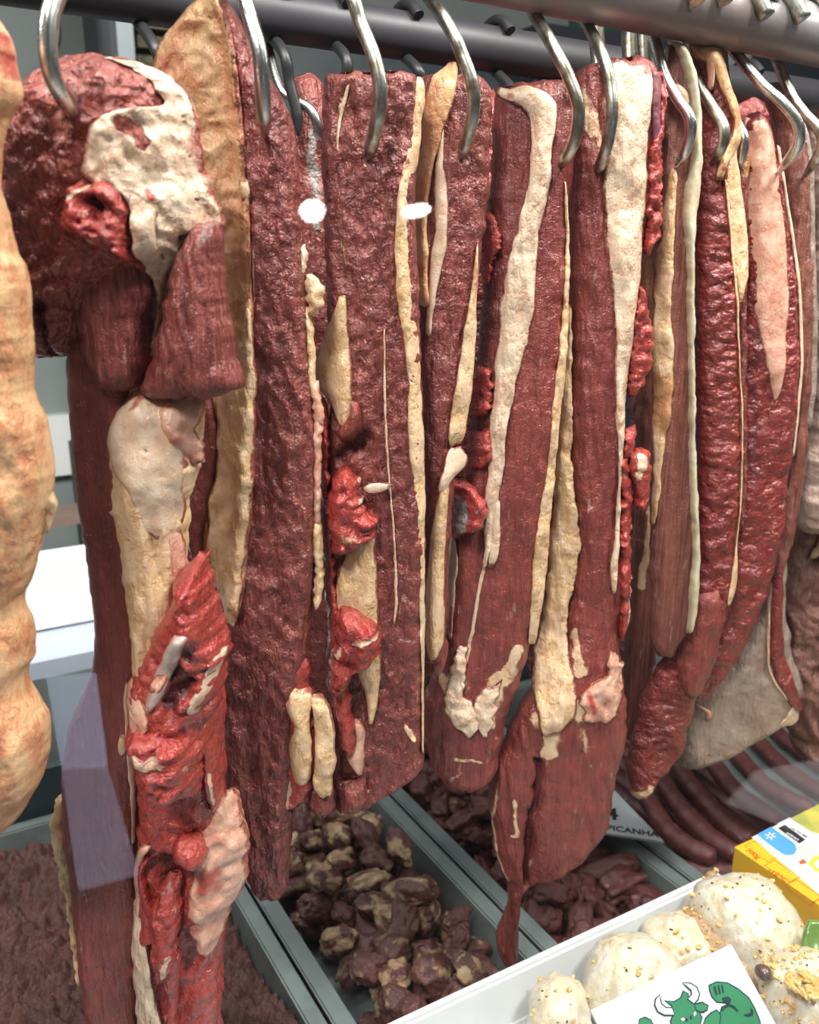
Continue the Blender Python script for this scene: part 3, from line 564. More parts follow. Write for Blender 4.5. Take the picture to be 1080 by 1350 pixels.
loft('membrane_line', [(430, 507, 509), (500, 507, 510), (600, 511, 514), (660, 516, 519), (700, 519, 522), (780, 521, 525), (808, 519, 522)], pD, M['white'], D, tf=0.003, tb=0.003, on=d_sl, lift=0.0016, fat=1, er=0.002, jit=1.2, jf=0.15, endj=0)
loft('membrane_line', [(112, 462, 466), (135, 455, 460), (160, 449, 453), (190, 447, 450), (215, 447, 449)], pD, M['fascia'], D, tf=0.0015, tb=0.003, on=d_sl, fat=1, er=0.002, jit=1, endj=0)

# ---------------------------------------------------------------- slab with the tan fat sliver
pE = hook_plane(615, 0.006)
E = piece('hanging_fat_sliver_slab', pE, (575, 870), 'slab with a tan fat sliver sticking up from its top, right of the wedge fat slab')
e_sl = loft('muscle_slab', [(98, 575, 625), (108, 545, 640), (130, 540, 648), (200, 540, 647), (300, 540, 639), (350, 542, 632), (400, 544, 626), (450, 546, 622), (500, 548, 614), (600, 550, 602), (700, 552, 594), (760, 552, 590), (820, 552, 590), (850, 554, 588), (872, 560, 580)],
    pE, M['muscle'], E, tf=0.018, tb=0.02, er=0.014, jit=2, relief=[('peb', 0.0015, 90, 35, 10), ('fbm', 0.002, 35, 15)], paint=[('deep', [(575, 300, 14), (560, 420, 14), (566, 500, 12)], 0.45), ('grey', [(606, 230, 5), (604, 320, 4)], 0.12)])
loft('tan_fat_sliver', [(82, 593, 600), (92, 582, 603), (110, 565, 602), (150, 558, 592), (200, 553, 576), (250, 546, 566), (300, 543, 563), (350, 545, 564), (400, 548, 565)], pE, M['tan'], E, tf=0.010, tb=0.010, on=e_sl, lift=0.004, fat=1, er=0.008, jit=2, paint=[('tan', [(590, 110, 20)], 0.4), ('red', [(555, 330, 10)], 0.4)])
loft('thin_fat_ridge', [(172, 578, 583), (215, 574, 584), (245, 572, 586), (280, 572, 590), (320, 570, 588), (360, 566, 580), (400, 562, 572), (440, 560, 566)], pE, M['fascia'], E, tf=0.008, tb=0.008, on=e_sl, fat=1, er=0.006, jit=3, paint=[('tan', [(580, 240, 10), (580, 330, 8)], 0.3)])
loft('right_fat_edge', [(322, 626, 630), (360, 622, 629), (400, 616, 627), (450, 607, 626), (500, 600, 622), (540, 592, 617), (570, 589, 612), (584, 592, 606)], pE, M['fat'], E, tf=0.010, tb=0.010, on=e_sl, lift=0.002, fat=1, er=0.008, jit=2, relief=[('rid', 0.001, 80, 15)], paint=[('red', [(626, 350, 6), (622, 400, 6)], 0.5), ('red', [(600, 480, 6)], 0.4)])
loft('curled_fat_flap', [(584, 590, 606), (594, 586, 613), (602, 584, 617), (612, 582, 612), (622, 578, 598), (640, 576, 586)], pE, M['fascia'], E, tf=0.010, tb=0.008, on=e_sl, lift=0.004, fat=1, er=0.010, jit=1)
loft('lower_fat_strip', [(630, 582, 592), (665, 572, 590), (700, 566, 588), (740, 562, 586), (780, 560, 585), (815, 558, 587), (838, 560, 585), (856, 564, 574)], pE, M['fat'], E, tf=0.010, tb=0.008, on=e_sl, lift=0.002, fat=1, er=0.010, jit=2, relief=[('rid', 0.0015, 70, 14)], paint=[('grey', [(585, 690, 4), (586, 740, 4)], 0.3)])
loft('bottom_muscle', [(838, 562, 588), (855, 556, 590), (875, 558, 586), (890, 564, 578)], pE, M['smooth'], E, tf=0.010, tb=0.010, er=0.012, relief=[('fbm', 0.002, 90, 90)])

# ---------------------------------------------------------------- slab with the long white fat ribbon
pF = hook_plane(745, 0.0)
Fh = piece('hanging_ribbon_fat_slab', pF, (610, 1040), 'slab with a long white fat ribbon running down its left side to a white flecked foot')
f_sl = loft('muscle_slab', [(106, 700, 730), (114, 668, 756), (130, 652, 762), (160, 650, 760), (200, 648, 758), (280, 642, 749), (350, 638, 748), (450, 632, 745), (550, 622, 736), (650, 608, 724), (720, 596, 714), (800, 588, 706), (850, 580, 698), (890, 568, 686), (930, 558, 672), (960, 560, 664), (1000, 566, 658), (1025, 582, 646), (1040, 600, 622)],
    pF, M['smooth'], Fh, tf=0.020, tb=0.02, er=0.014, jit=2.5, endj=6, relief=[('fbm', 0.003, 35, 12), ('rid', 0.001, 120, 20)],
    paint=[('deep', [(642, 240, 16), (640, 320, 18), (634, 430, 18), (626, 560, 20)], 0.95), ('fat', [(688, 755, 9)], 0.3), ('fat', [(680, 845, 12), (655, 890, 18), (636, 930, 18), (606, 925, 18), (598, 880, 16)], 0.75), ('fat', [(652, 960, 8)], 0.5), ('deep', [(580, 960, 16), (600, 1010, 14)], 0.5), ('fat', [(593, 1010, 4), (608, 1000, 3)], 0.6), ('fat', [(598, 985, 3), (620, 985, 3), (632, 990, 2)], 0.6), ('deep', [(690, 200, 14), (672, 230, 10)], 0.35)])  # deep down the left side paints in the shade of the gap
loft('fat_ribbon', [(118, 655, 690), (126, 652, 712), (136, 660, 722), (148, 684, 728), (165, 692, 729), (200, 693, 724), (250, 688, 719), (290, 680, 710), (340, 666, 704), (400, 656, 702), (440, 652, 692), (480, 648, 681), (520, 645, 672), (560, 642, 666), (600, 640, 660), (640, 638, 656), (680, 636, 652), (710, 634, 646), (738, 632, 638)],
    pF, M['white'], Fh, tf=0.012, tb=0.010, on=f_sl, fat=1, er=0.012, jit=3, relief=[('rid', 0.002, 70, 14), ('fbm', 0.0015, 90, 60)], paint=[('red', [(664, 130, 8)], 0.75), ('red', [(690, 144, 5)], 0.5), ('tan', [(700, 135, 9)], 0.3), ('red', [(676, 420, 5), (670, 470, 4)], 0.25)])
loft('membrane_line', [(610, 657, 661), (650, 650, 654), (700, 641, 645), (760, 628, 633), (820, 618, 623), (862, 610, 615)], pF, M['white'], Fh, tf=0.002, tb=0.004, on=f_sl, fat=1, er=0.003, jit=1.5, jf=0.12, endj=0)
loft('pale_side_ribbon', [(650, 650, 656), (690, 644, 656), (720, 640, 654), (735, 638, 648)], pF, M['white'], Fh, tf=0.006, tb=0.006, on=f_sl, lift=0.002, fat=1, er=0.006)
loft('right_fat_edge', [(240, 738, 742), (330, 742, 748), (400, 738, 747), (460, 732, 745), (520, 725, 739), (600, 718, 731), (660, 708, 726), (710, 700, 722), (760, 697, 718), (800, 696, 712), (845, 694, 704)], pF, M['fat'], Fh, tf=0.010, tb=0.010, on=f_sl, fat=1, er=0.008, jit=2, jf=0.1, relief=[('fbm', 0.002, 110, 60)], paint=[('red', [(744, 376, 5), (740, 400, 5)], 0.6), ('red', [(728, 480, 4), (720, 560, 4)], 0.4)])
for rws, pt in (([(280, 634, 642), (296, 630, 655), (320, 628, 658), (340, 630, 650), (362, 634, 646), (378, 636, 644)], [('red', [(642, 350, 10)], 0.4), ('deep', [(640, 310, 14)], 0.4)]), ([(480, 624, 642), (500, 618, 648), (530, 616, 646), (548, 620, 636)], [('deep', [(630, 515, 10)], 0.7)]), ([(560, 618, 650), (580, 616, 648), (610, 616, 642)], [('deep', [(630, 590, 16)], 0.5)])):
    loft('side_chunk', rws, pF, M['red'], Fh, tf=0.012, tb=0.012, on=f_sl, lift=-0.002, er=0.012, jit=4, jf=0.2, endj=5, relief=[('rid', 0.003, 90, 90)], paint=pt)
loft('bone_end_chunk', [(628, 592, 612), (640, 590, 630), (660, 592, 640), (680, 594, 630), (694, 597, 606)], pF, M['red'], Fh, tf=0.018, tb=0.010, on=f_sl, lift=0.004, er=0.008, jit=4, jf=0.2, endj=4, relief=[('rid', 0.003, 110, 110)], paint=[('grey', [(602, 650, 9), (604, 680, 7)], 0.9), ('fat', [(606, 652, 5), (604, 662, 4)], 0.9), ('deep', [(622, 660, 8)], 0.6), ('red', [(626, 644, 8)], 0.7)])
loft('side_strip', [(700, 592, 600), (720, 590, 602), (760, 588, 600), (800, 588, 596), (830, 590, 594)], pF, M['white'], Fh, tf=0.008, tb=0.008, on=f_sl, lift=0.003, fat=1, er=0.005, jit=3, paint=[('red', [(594, 790, 4), (592, 820, 4)], 0.7)])
loft('foot_fat', [(836, 600, 616), (860, 594, 612), (885, 590, 612), (900, 586, 612), (915, 585, 622), (928, 588, 634), (942, 604, 626), (952, 612, 618)], pF, M['white'], Fh, tf=0.009, tb=0.008, on=f_sl, fat=1, er=0.010, jit=8, endj=9, step=2.4, lift=0.0005, jf=0.16, relief=[('rid', 0.0025, 80, 40), ('fbm', 0.002, 110, 110)], paint=[('red', [(600, 936, 6)], 0.3)])
loft('foot_fat', [(886, 640, 658), (905, 626, 656), (925, 622, 652), (940, 626, 646), (952, 632, 640)], pF, M['white'], Fh, tf=0.008, tb=0.008, on=f_sl, fat=1, er=0.010, jit=8, endj=9, step=2.4, lift=0.0005, jf=0.16, relief=[('fbm', 0.002, 110, 110)])

# ---------------------------------------------------------------- waisted slab ending in a paddle and drip
pG = hook_plane(785, 0.012)
G = piece('hanging_paddle_slab', pG, (670, 1268), 'slab narrowing to a waist, then a wide red paddle with a thin dripping tail')
g_sl = loft('muscle_slab', [(76, 818, 838), (86, 772, 860), (104, 752, 866), (150, 748, 867), (220, 748, 864), (300, 748, 850), (400, 750, 840), (500, 750, 824), (600, 750, 820), (660, 752, 820), (710, 755, 820), (760, 752, 824), (800, 746, 818), (850, 738, 815), (890, 712, 818), (920, 686, 821), (950, 670, 820), (990, 652, 813), (1030, 643, 806), (1070, 645, 798), (1105, 650, 775), (1130, 656, 744), (1146, 664, 704), (1168, 666, 685), (1190, 668, 682), (1208, 662, 681), (1228, 652, 684), (1250, 656, 683), (1264, 664, 678)],
    pG, M['smooth'], G, tf=0.020, tb=0.018, er=0.016, jit=2.5, endj=6, bend=[(0, 0), (820, 0), (930, 0.012), (1100, 0.012), (1270, 0.004)], relief=[('fbm', 0.003, 35, 14), ('rid', 0.0014, 110, 14, 8)],
    paint=[('deep', [(706, 975, 4), (700, 1010, 5), (692, 1080, 6), (688, 1140, 5)], 0.8, -0.010), ('deep', [(788, 1000, 12), (796, 1050, 12)], 0.5), ('fat', [(708, 925, 20), (722, 955, 12)], 0.75), ('fat', [(756, 915, 22), (790, 900, 20), (812, 880, 10)], 0.8), ('fat', [(762, 945, 12), (770, 985, 6)], 0.45), ('fat', [(650, 1020, 3), (646, 1060, 2.5), (652, 1110, 3), (668, 1140, 2)], 0.6), ('fat', [(672, 1030, 5), (678, 1074, 4), (668, 1075, 3)], 0.7), ('fat', [(694, 1120, 4), (700, 1104, 3)], 0.5), ('grey', [(798, 985, 9), (795, 1030, 7)], 0.3), ('red', [(760, 115, 12)], 0.4), ('fat', [(768, 140, 16), (774, 190, 10)], 0.65), ('fat', [(756, 870, 10), (754, 820, 4)], 0.75), ('deep', [(766, 760, 0.1)], 0.1), ('red', [(668, 1240, 18)], 0.25)])
g_fat = loft('fat_column', [(80, 806, 838), (92, 792, 852), (120, 788, 856), (150, 786, 850), (200, 790, 846), (260, 788, 845), (320, 790, 842), (380, 799, 838), (440, 803, 831), (500, 803, 824), (560, 804, 818), (620, 808, 816), (700, 803, 812), (740, 798, 808), (770, 800, 806)], pG, M['white'], G, tf=0.012, tb=0.010, on=g_sl, fat=1, er=0.014, jit=2.5, relief=[('rid', 0.0015, 60, 14), ('fbm', 0.002, 80, 50)], paint=[('red', [(830, 82, 10), (850, 100, 8)], 0.75), ('tan', [(812, 230, 18), (806, 180, 12)], 0.2), ('red', [(800, 110, 6)], 0.2)])
loft('left_fat_edge', [(400, 744, 750), (450, 740, 751), (520, 732, 752), (600, 728, 752), (660, 726, 756), (700, 722, 763), (750, 720, 757), (800, 714, 746), (850, 702, 746), (890, 697, 752), (920, 702, 748), (940, 706, 730)], pG, M['fat'], G, tf=0.010, tb=0.010, on=g_sl, fat=1, lift=0.002, er=0.010, jit=3, jf=0.1, relief=[('rid', 0.002, 75, 14), ('fbm', 0.002, 90, 60)], paint=[('tan', [(736, 520, 5), (732, 600, 5), (730, 660, 5)], 0.5), ('red', [(728, 690, 5), (724, 770, 8)], 0.4), ('red', [(716, 850, 9), (714, 890, 8)], 0.45)])
loft('foot_fat', [(846, 796, 812), (870, 790, 815), (890, 762, 816), (905, 756, 812), (920, 762, 800), (930, 770, 786)], pG, M['pink'], G, tf=0.009, tb=0.008, on=g_sl, fat=1, er=0.010, jit=8, endj=9, step=2.4, lift=0.0005, jf=0.18, relief=[('rid', 0.0025, 90, 50)], paint=[('red', [(768, 880, 7), (772, 915, 6)], 0.7), ('fat', [(805, 870, 10)], 1)])
loft('purple_stamped_skin', [(100, 850, 866), (140, 850, 868), (180, 852, 868), (220, 853, 866), (245, 854, 860)], pG, simple('purple_stamp', (0.16, 0.055, 0.085), 0.4, c2=(0.22, 0.07, 0.08), scale=120, bump=0.001), G, tf=0.007, tb=0.006, on=g_sl, lift=0.002, er=0.005, jit=1.5, label='purple stamped skin on the right edge')
loft('ragged_red_edge', [(95, 860, 872), (130, 862, 876), (170, 860, 870), (200, 848, 868), (250, 846, 871), (280, 845, 870), (305, 846, 868), (325, 845, 858), (335, 845, 850)], pG, M['red'], G, tf=0.010, tb=0.012, on=g_sl, lift=-0.002, er=0.008, jit=5, jf=0.2, endj=5, relief=[('rid', 0.003, 100, 100)], paint=[('red', [(866, 310, 8)], 0.5), ('deep', [(852, 200, 10)], 0.4)])
for rws, mt, pt in (([(378, 836, 845), (400, 832, 850), (430, 828, 857), (460, 826, 860), (480, 824, 858), (502, 824, 848), (522, 826, 838)], 'red', [('deep', [(840, 440, 8)], 0.6), ('fat', [(856, 455, 3)], 0.6)]), ([(560, 818, 836), (575, 816, 834), (600, 815, 826)], 'red', [('red', [(825, 570, 8)], 0.7)]),
                    ([(588, 830, 846), (600, 824, 857), (620, 824, 857), (640, 830, 854), (658, 836, 850), (670, 840, 846)], 'red', [('fat', [(846, 605, 12), (842, 625, 8)], 0.75), ('grey', [(842, 640, 9)], 0.4)]), ([(590, 812, 822), (640, 813, 830), (670, 812, 832), (720, 812, 828), (780, 812, 828), (818, 812, 824), (835, 812, 818)], 'red', [('fat', [(830, 690, 2.5), (829, 760, 2.5), (825, 810, 3), (820, 830, 4)], 0.9)])):
    loft('side_chunk', rws, pG, M[mt], G, tf=0.012, tb=0.012, on=g_sl, lift=-0.002, er=0.010, jit=3, jf=0.2, endj=4, relief=[('rid', 0.003, 90, 90)], paint=pt)

# ---------------------------------------------------------------- thin brown slab with a white rim
pH = hook_plane(890, 0.0)
H = piece('hanging_white_rim_slab', pH, (880, 866), 'thin brownish slab edged by one long white fat rim')
h_sl = loft('muscle_slab', [(60, 880, 892), (80, 874, 908), (120, 872, 918), (200, 868, 919), (300, 864, 913), (400, 862, 910), (500, 860, 912), (600, 858, 914), (700, 858, 920), (760, 856, 920), (800, 856, 916), (830, 856, 904), (850, 858, 894), (866, 868, 886)], pH, M['brown'], H, tf=0.012, tb=0.014, er=0.010, jit=2, relief=[('fbm', 0.002, 40, 10)], paint=[('grey', [(874, 130, 8), (876, 200, 10)], 0.3), ('grey', [(882, 540, 3), (884, 600, 2)], 0.3), ('red', [(880, 820, 26), (890, 760, 20)], 0.2), ('fat', [(866, 740, 5), (862, 690, 5)], 0.35)])
loft('white_fat_rim', [(54, 882, 889), (66, 884, 898), (90, 893, 909), (130, 903, 917), (180, 907, 920), (220, 904, 921), (250, 898, 920), (280, 895, 914), (350, 899, 910), (450, 901, 910), (550, 903, 912), (650, 905, 914), (720, 908, 918), (770, 904, 917), (810, 902, 911), (826, 900, 906)], pH, simple('pale_rim_fat', (0.62, 0.56, 0.42), 0.45, c2=(0.55, 0.45, 0.28), scale=60, bump=0.0015, bscale=180, coat=0.2), H, tf=0.010, tb=0.010, on=h_sl, er=0.006, jit=1.5, relief=[('rid', 0.0015, 110, 20)])
loft('tan_curl', [(115, 876, 890), (124, 878, 900), (136, 886, 902), (150, 892, 901)], pH, M['fascia'], H, tf=0.008, tb=0.006, on=h_sl, lift=0.003, fat=1, er=0.007, paint=[('tan', [(890, 130, 14)], 0.5)])
loft('inner_tan_strip', [(222, 880, 886), (240, 874, 887), (300, 868, 884), (350, 862, 882), (420, 858, 880), (480, 856, 884), (540, 856, 880), (590, 858, 872), (650, 856, 866), (690, 856, 861)], pH, M['fat'], H, tf=0.010, tb=0.010, on=h_sl, fat=1, lift=0.001, er=0.008, jit=3, relief=[('fbm', 0.002, 90, 60)], paint=[('tan', [(870, 500, 16), (868, 560, 16)], 0.7), ('fat', [(870, 470, 14)], 0.9)])
H2 = piece('hanging_brown_strip', Plane(pH.p + np.array([0.0, 0.06, 0]), pH.n), (826, 970), 'narrow dark brown strip hanging behind the white rimmed slab')
loft('muscle_strip', [(240, 842, 872), (300, 838, 872), (400, 838, 868), (500, 838, 868), (600, 838, 866), (700, 834, 866), (780, 830, 864), (850, 824, 862), (920, 820, 850), (960, 820, 838), (974, 824, 832)], Plane(pH.p + np.array([0.0, 0.06, 0]), pH.n), M['brown'], H2, tf=0.012, tb=0.012, er=0.010, jit=3, paint=[('fat', [(862, 620, 4), (850, 700, 6), (842, 770, 6)], 0.8), ('tan', [(850, 350, 10), (856, 450, 10)], 0.5), ('deep', [(840, 560, 8), (838, 660, 6)], 0.5), ('grey', [(840, 830, 8), (850, 860, 6)], 0.3)])

# ---------------------------------------------------------------- wet deep red slab with the folded tan fat
pI = hook_plane(940, 0.004)
I = piece('hanging_folded_fat_slab', pI, (842, 1050), 'glossy deep red slab with a folded loop of tan fat around its hook')
i_sl = loft('muscle_slab', [(60, 908, 938), (76, 908, 948), (110, 914, 958), (160, 916, 968), (230, 916, 962), (300, 914, 962), (400, 916, 972), (500, 917, 974), (600, 918, 975), (680, 917, 972), (740, 912, 966), (790, 900, 960), (830, 888, 950), (870, 872, 935), (910, 850, 920), (950, 838, 908), (985, 830, 898), (1015, 824, 876), (1036, 828, 858), (1050, 832, 852)],
    pI, M['deep'], I, tf=0.018, tb=0.014, er=0.014, jit=2, relief=[('fbm', 0.0025, 50, 40), ('rid', 0.0016, 70, 130)], paint=[('fat', [(838, 1034, 13), (846, 1026, 9)], 0.85), ('fat', [(950, 250, 1.5), (962, 380, 1.5), (966, 450, 1.5), (972, 560, 1.5), (970, 650, 1.5), (962, 720, 1.5)], 0.0)])
loft('thin_white_edge', [(240, 945, 951), (300, 953, 957), (380, 960, 964), (450, 964, 967), (560, 970, 973), (650, 968, 971), (720, 961, 965), (745, 957, 966), (770, 952, 963), (790, 949, 956)], pI, M['fat'], I, tf=0.005, tb=0.006, on=i_sl, lift=0.002, fat=1, er=0.003, jit=0.8)
i_fold = loft('folded_tan_fat', [(56, 908, 932), (62, 904, 940), (76, 906, 946), (95, 926, 950), (120, 936, 957), (145, 948, 966), (170, 958, 970), (188, 952, 969), (204, 942, 962), (220, 936, 948), (238, 932, 942)], pI, M['tan'], I, tf=0.012, tb=0.010, on=i_sl, lift=0.003, fat=1, er=0.010, jit=1.5, relief=[('fbm', 0.002, 60, 40)], paint=[('tan', [(930, 75, 8), (940, 100, 6)], 0.3), ('red', [(945, 90, 5)], 0.25), ('red', [(942, 228, 5)], 0.8)])
loft('fold_inner_edge', [(68, 912, 920), (82, 918, 929), (100, 922, 931), (125, 924, 930)], pI, M['pink'], I, tf=0.007, tb=0.006, on=i_sl, lift=0.004, fat=1, er=0.005, jit=1)
loft('yellow_fat_flap', [(188, 956, 966), (215, 946, 970), (245, 946, 974), (290, 953, 981), (330, 958, 983), (360, 962, 982), (385, 966, 977), (398, 968, 973)], pI, M['fat'], I, tf=0.008, tb=0.010, on=i_sl, lift=-0.002, fat=1, er=0.010, jit=2, relief=[('fbm', 0.002, 60, 40)], paint=[('tan', [(970, 350, 10), (972, 300, 8)], 0.4), ('red', [(974, 355, 6)], 0.3)])
loft('lower_flap', [(770, 900, 940), (820, 888, 945), (860, 885, 940), (890, 890, 925), (906, 896, 915)], pI, M['smooth'], I, tf=0.008, tb=0.008, on=i_sl, er=0.010, jit=2)
pI2 = hook_plane(972, 0.01)
I2 = piece('hanging_orange_fat_cut', pI2, (980, 700), 'narrow cut with orange fat top, half hidden behind the glossy red slab')
loft('muscle_slab', [(182, 968, 984), (210, 964, 986), (250, 964, 984), (320, 966, 986), (400, 966, 984), (500, 966, 984), (600, 968, 984), (680, 968, 980), (700, 970, 978)], pI2, M['muscle'], I2, tf=0.010, tb=0.012, er=0.010, jit=2, fat=0, paint=[('tan', [(978, 200, 12), (976, 225, 8)], 0.9), ('fat', [(978, 205, 14)], 0.9), ('fat', [(974, 300, 5)], 0.4)])

# ---------------------------------------------------------------- pink fat slab
pJ = hook_plane(1012, 0.0)
J = piece('hanging_pink_fat_slab', pJ, (905, 925), 'curved red slab with a thick pink fat face near its top')
j_sl = loft('muscle_slab', [(150, 984, 1006), (162, 974, 1014), (200, 974, 1022), (260, 976, 1032), (320, 976, 1042), (400, 974, 1050), (470, 972, 1052), (540, 970, 1047), (600, 967, 1041), (660, 962, 1035), (720, 955, 1026), (780, 944, 1008), (830, 930, 990), (870, 914, 968), (900, 900, 946), (920, 898, 926)], pJ, M['deep'], J, tf=0.018, tb=0.014, er=0.014, jit=2, relief=[('fbm', 0.003, 40, 30), ('fbm', 0.0015, 90, 120)],
    paint=[('deep', [(985, 430, 12), (984, 520, 12), (985, 620, 14)], 0.6), ('grey', [(986, 420, 6)], 0.2)])
loft('pink_fat_face', [(156, 976, 1006), (175, 975, 1012), (230, 976, 1019), (290, 978, 1026), (340, 981, 1030), (400, 984, 1031), (440, 992, 1028), (480, 1000, 1024), (505, 1006, 1020), (525, 1010, 1015)], pJ, M['pink'], J, tf=0.008, tb=0.008, on=j_sl, fat=1, er=0.010, jit=2, relief=[('fbm', 0.0015, 60, 40)], paint=[('red', [(1020, 400, 8), (1022, 450, 5)], 0.3), ('tan', [(995, 380, 10)], 0.25), ('fat', [(980, 185, 8)], 1)])
loft('pale_edge', [(195, 1017, 1024), (250, 1026, 1032), (330, 1040, 1046), (400, 1047, 1053), (470, 1049, 1055), (540, 1044, 1049), (600, 1038, 1042)], pJ, M['fascia'], J, tf=0.006, tb=0.008, on=j_sl, lift=0.001, fat=1, er=0.004, jit=1, paint=[('red', [(1030, 260, 8), (1024, 220, 6)], 0.3)])

# ---------------------------------------------------------------- pale rimmed slab, grey membrane cut and pale offal at the right
pK = hook_plane(1052, 0.0)
K = piece('hanging_grey_rim_slab', pK, (1030, 760), 'dull purple slab with a pale grey rim on the second hook from the right')
k_sl = loft('muscle_slab', [(110, 1012, 1028), (130, 1008, 1032), (150, 1018, 1050), (200, 1026, 1062), (300, 1032, 1068), (420, 1036, 1072), (540, 1036, 1066), (640, 1026, 1058), (720, 1012, 1040), (760, 1010, 1026)], pK, M['brown'], K, tf=0.014, tb=0.014, er=0.012, jit=2, relief=[('fbm', 0.0025, 60, 40)], paint=[('grey', [(1020, 125, 14)], 0.7), ('fat', [(1032, 190, 4), (1036, 260, 4)], 0.3), ('grey', [(1032, 620, 6), (1024, 680, 6)], 0.4)])
loft('pale_grey_rim', [(142, 1036, 1048), (165, 1046, 1060), (200, 1056, 1067), (260, 1060, 1071), (340, 1062, 1072), (420, 1064, 1075), (500, 1062, 1074), (560, 1055, 1066)], pK, M['greyflesh'], K, tf=0.009, tb=0.010, on=k_sl, fat=1, er=0.007, jit=1.5, relief=[('fbm', 0.0015, 90, 70)], paint=[('fat', [(1060, 300, 20)], 1)], label='pale grey rim')
loft('lower_red_edge', [(760, 1012, 1026), (820, 1012, 1030), (860, 1016, 1032), (880, 1020, 1030)], pK, M['deep'], K, tf=0.010, tb=0.010, er=0.008)
pL = hook_plane(1085, -0.005)
Lg = piece('hanging_membrane_cut', pL, (905, 1010), 'cut in grey membrane bulging low beside the sausages, its edge a white line')
l_sl = loft('membrane_body', [(700, 1000, 1032), (760, 996, 1034), (810, 984, 1036), (850, 960, 1042), (880, 935, 1050), (905, 912, 1056), (930, 895, 1050), (950, 890, 1030), (970, 886, 1000), (990, 884, 965), (1010, 888, 925)], pL, M['greyflesh'], Lg, tf=0.022, tb=0.02, fat=1, er=0.026, jit=2, relief=[('fbm', 0.003, 35, 35)], paint=[('grey', [(960, 930, 40), (1000, 860, 30)], 0.35)])
loft('white_edge_line', [(700, 1014, 1019), (780, 1002, 1006), (830, 1000, 1004), (860, 1000, 1004), (885, 1008, 1012), (905, 1022, 1027), (925, 1040, 1048)], pL, M['white'], Lg, tf=0.004, tb=0.004, on=l_sl, lift=0.001, fat=1, er=0.003)
loft('red_side', [(690, 1012, 1024), (780, 1004, 1022), (840, 1002, 1024), (880, 1010, 1036), (910, 1026, 1048), (930, 1042, 1050)], pL, M['deep'], Lg, tf=0.006, tb=0.006, on=l_sl, er=0.006, jit=2)
loft('curled_end', [(915, 1034, 1048), (930, 1030, 1050), (945, 1014, 1048), (952, 1014, 1036)], pL, M['white'], Lg, tf=0.008, tb=0.008, on=l_sl, fat=1, er=0.008, jit=3)
loft('pale_tab', [(918, 900, 912), (930, 922, 932), (940, 922, 930)], pL, M['pink'], Lg, tf=0.006, tb=0.006, on=l_sl, fat=1)
pT = hook_plane(1120, 0.01)
T = piece('hanging_tripe', pT, (1080, 700), 'fluffy pale grey pink offal hanging at the right edge')
loft('offal_body', [(140, 1062, 1110), (180, 1054, 1150), (260, 1060, 1160), (320, 1068, 1160), (380, 1062, 1160), (440, 1064, 1160), (520, 1064, 1160), (600, 1048, 1160), (660, 1040, 1160), (690, 1046, 1150), (702, 1060, 1120)], pT, M['offal'], T, tf=0.03, tb=0.02, fat=1, er=0.025, jit=5, relief=[('rid', 0.006, 40, 40), ('fbm', 0.004, 70, 70)], paint=[('grey', [(1075, 190, 16)], 0.4), ('red', [(1072, 640, 12)], 0.15)])
pU = hook_plane(1120, 0.085)
U = piece('hanging_dark_offal', pU, (1060, 985), 'dark brown folded offal hanging below the pale offal at the right edge')
u_sl = loft('offal_body', [(650, 1046, 1150), (700, 1024, 1160), (760, 1018, 1160), (820, 1018, 1160), (880, 1024, 1160), (940, 1034, 1160), (985, 1042, 1150), (1000, 1060, 1120)], pU, M['offal'], U, tf=0.03, tb=0.02, er=0.025, jit=4, relief=[('rid', 0.007, 40, 30, 30), ('fbm', 0.003, 90, 90)], paint=[('grey', [(1030, 740, 16), (1050, 720, 14)], 0.4), ('red', [(1050, 830, 14), (1066, 850, 12)], 0.25), ('deep', [(1026, 800, 7), (1028, 860, 7)], 0.9)])
loft('pale_tatter', [(690, 1060, 1085), (705, 1058, 1090), (715, 1052, 1070), (724, 1050, 1060)], pU, M['white'], U, tf=0.008, tb=0.006, on=u_sl, fat=1, jit=3)

# ---------------------------------------------------------------- dark cuts on the rear rail, most of them added to block light
REAR_Y, REAR_R = 0.745, 0.019
rear = []
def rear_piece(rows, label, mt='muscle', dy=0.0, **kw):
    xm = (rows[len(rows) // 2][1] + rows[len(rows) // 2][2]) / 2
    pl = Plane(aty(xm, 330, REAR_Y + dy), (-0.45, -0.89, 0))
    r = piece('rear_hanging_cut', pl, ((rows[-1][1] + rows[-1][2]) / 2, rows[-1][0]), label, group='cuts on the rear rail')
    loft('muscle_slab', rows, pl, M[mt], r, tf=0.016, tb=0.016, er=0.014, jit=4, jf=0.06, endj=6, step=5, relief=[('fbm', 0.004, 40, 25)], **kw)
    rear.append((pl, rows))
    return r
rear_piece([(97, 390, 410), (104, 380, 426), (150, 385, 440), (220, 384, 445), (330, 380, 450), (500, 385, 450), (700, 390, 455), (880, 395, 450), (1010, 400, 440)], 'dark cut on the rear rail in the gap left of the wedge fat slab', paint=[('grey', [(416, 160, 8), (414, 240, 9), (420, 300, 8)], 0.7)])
rear_piece([(120, 600, 650), (160, 590, 665), (300, 590, 670), (450, 585, 665), (600, 585, 650), (760, 580, 640), (860, 590, 620)], 'dark cut on the rear rail behind the white ribbon slab', 'deep', paint=[('deep', [(620, 420, 60), (620, 600, 50)], 0.6)])  # deep paint darkens this cut to put shade into the gap
rear_piece([(100, 700, 780), (200, 690, 790), (500, 690, 790), (800, 690, 780), (940, 710, 760)], 'added dark cut on the rear rail blocking light behind the two waisted slabs', 'deep')
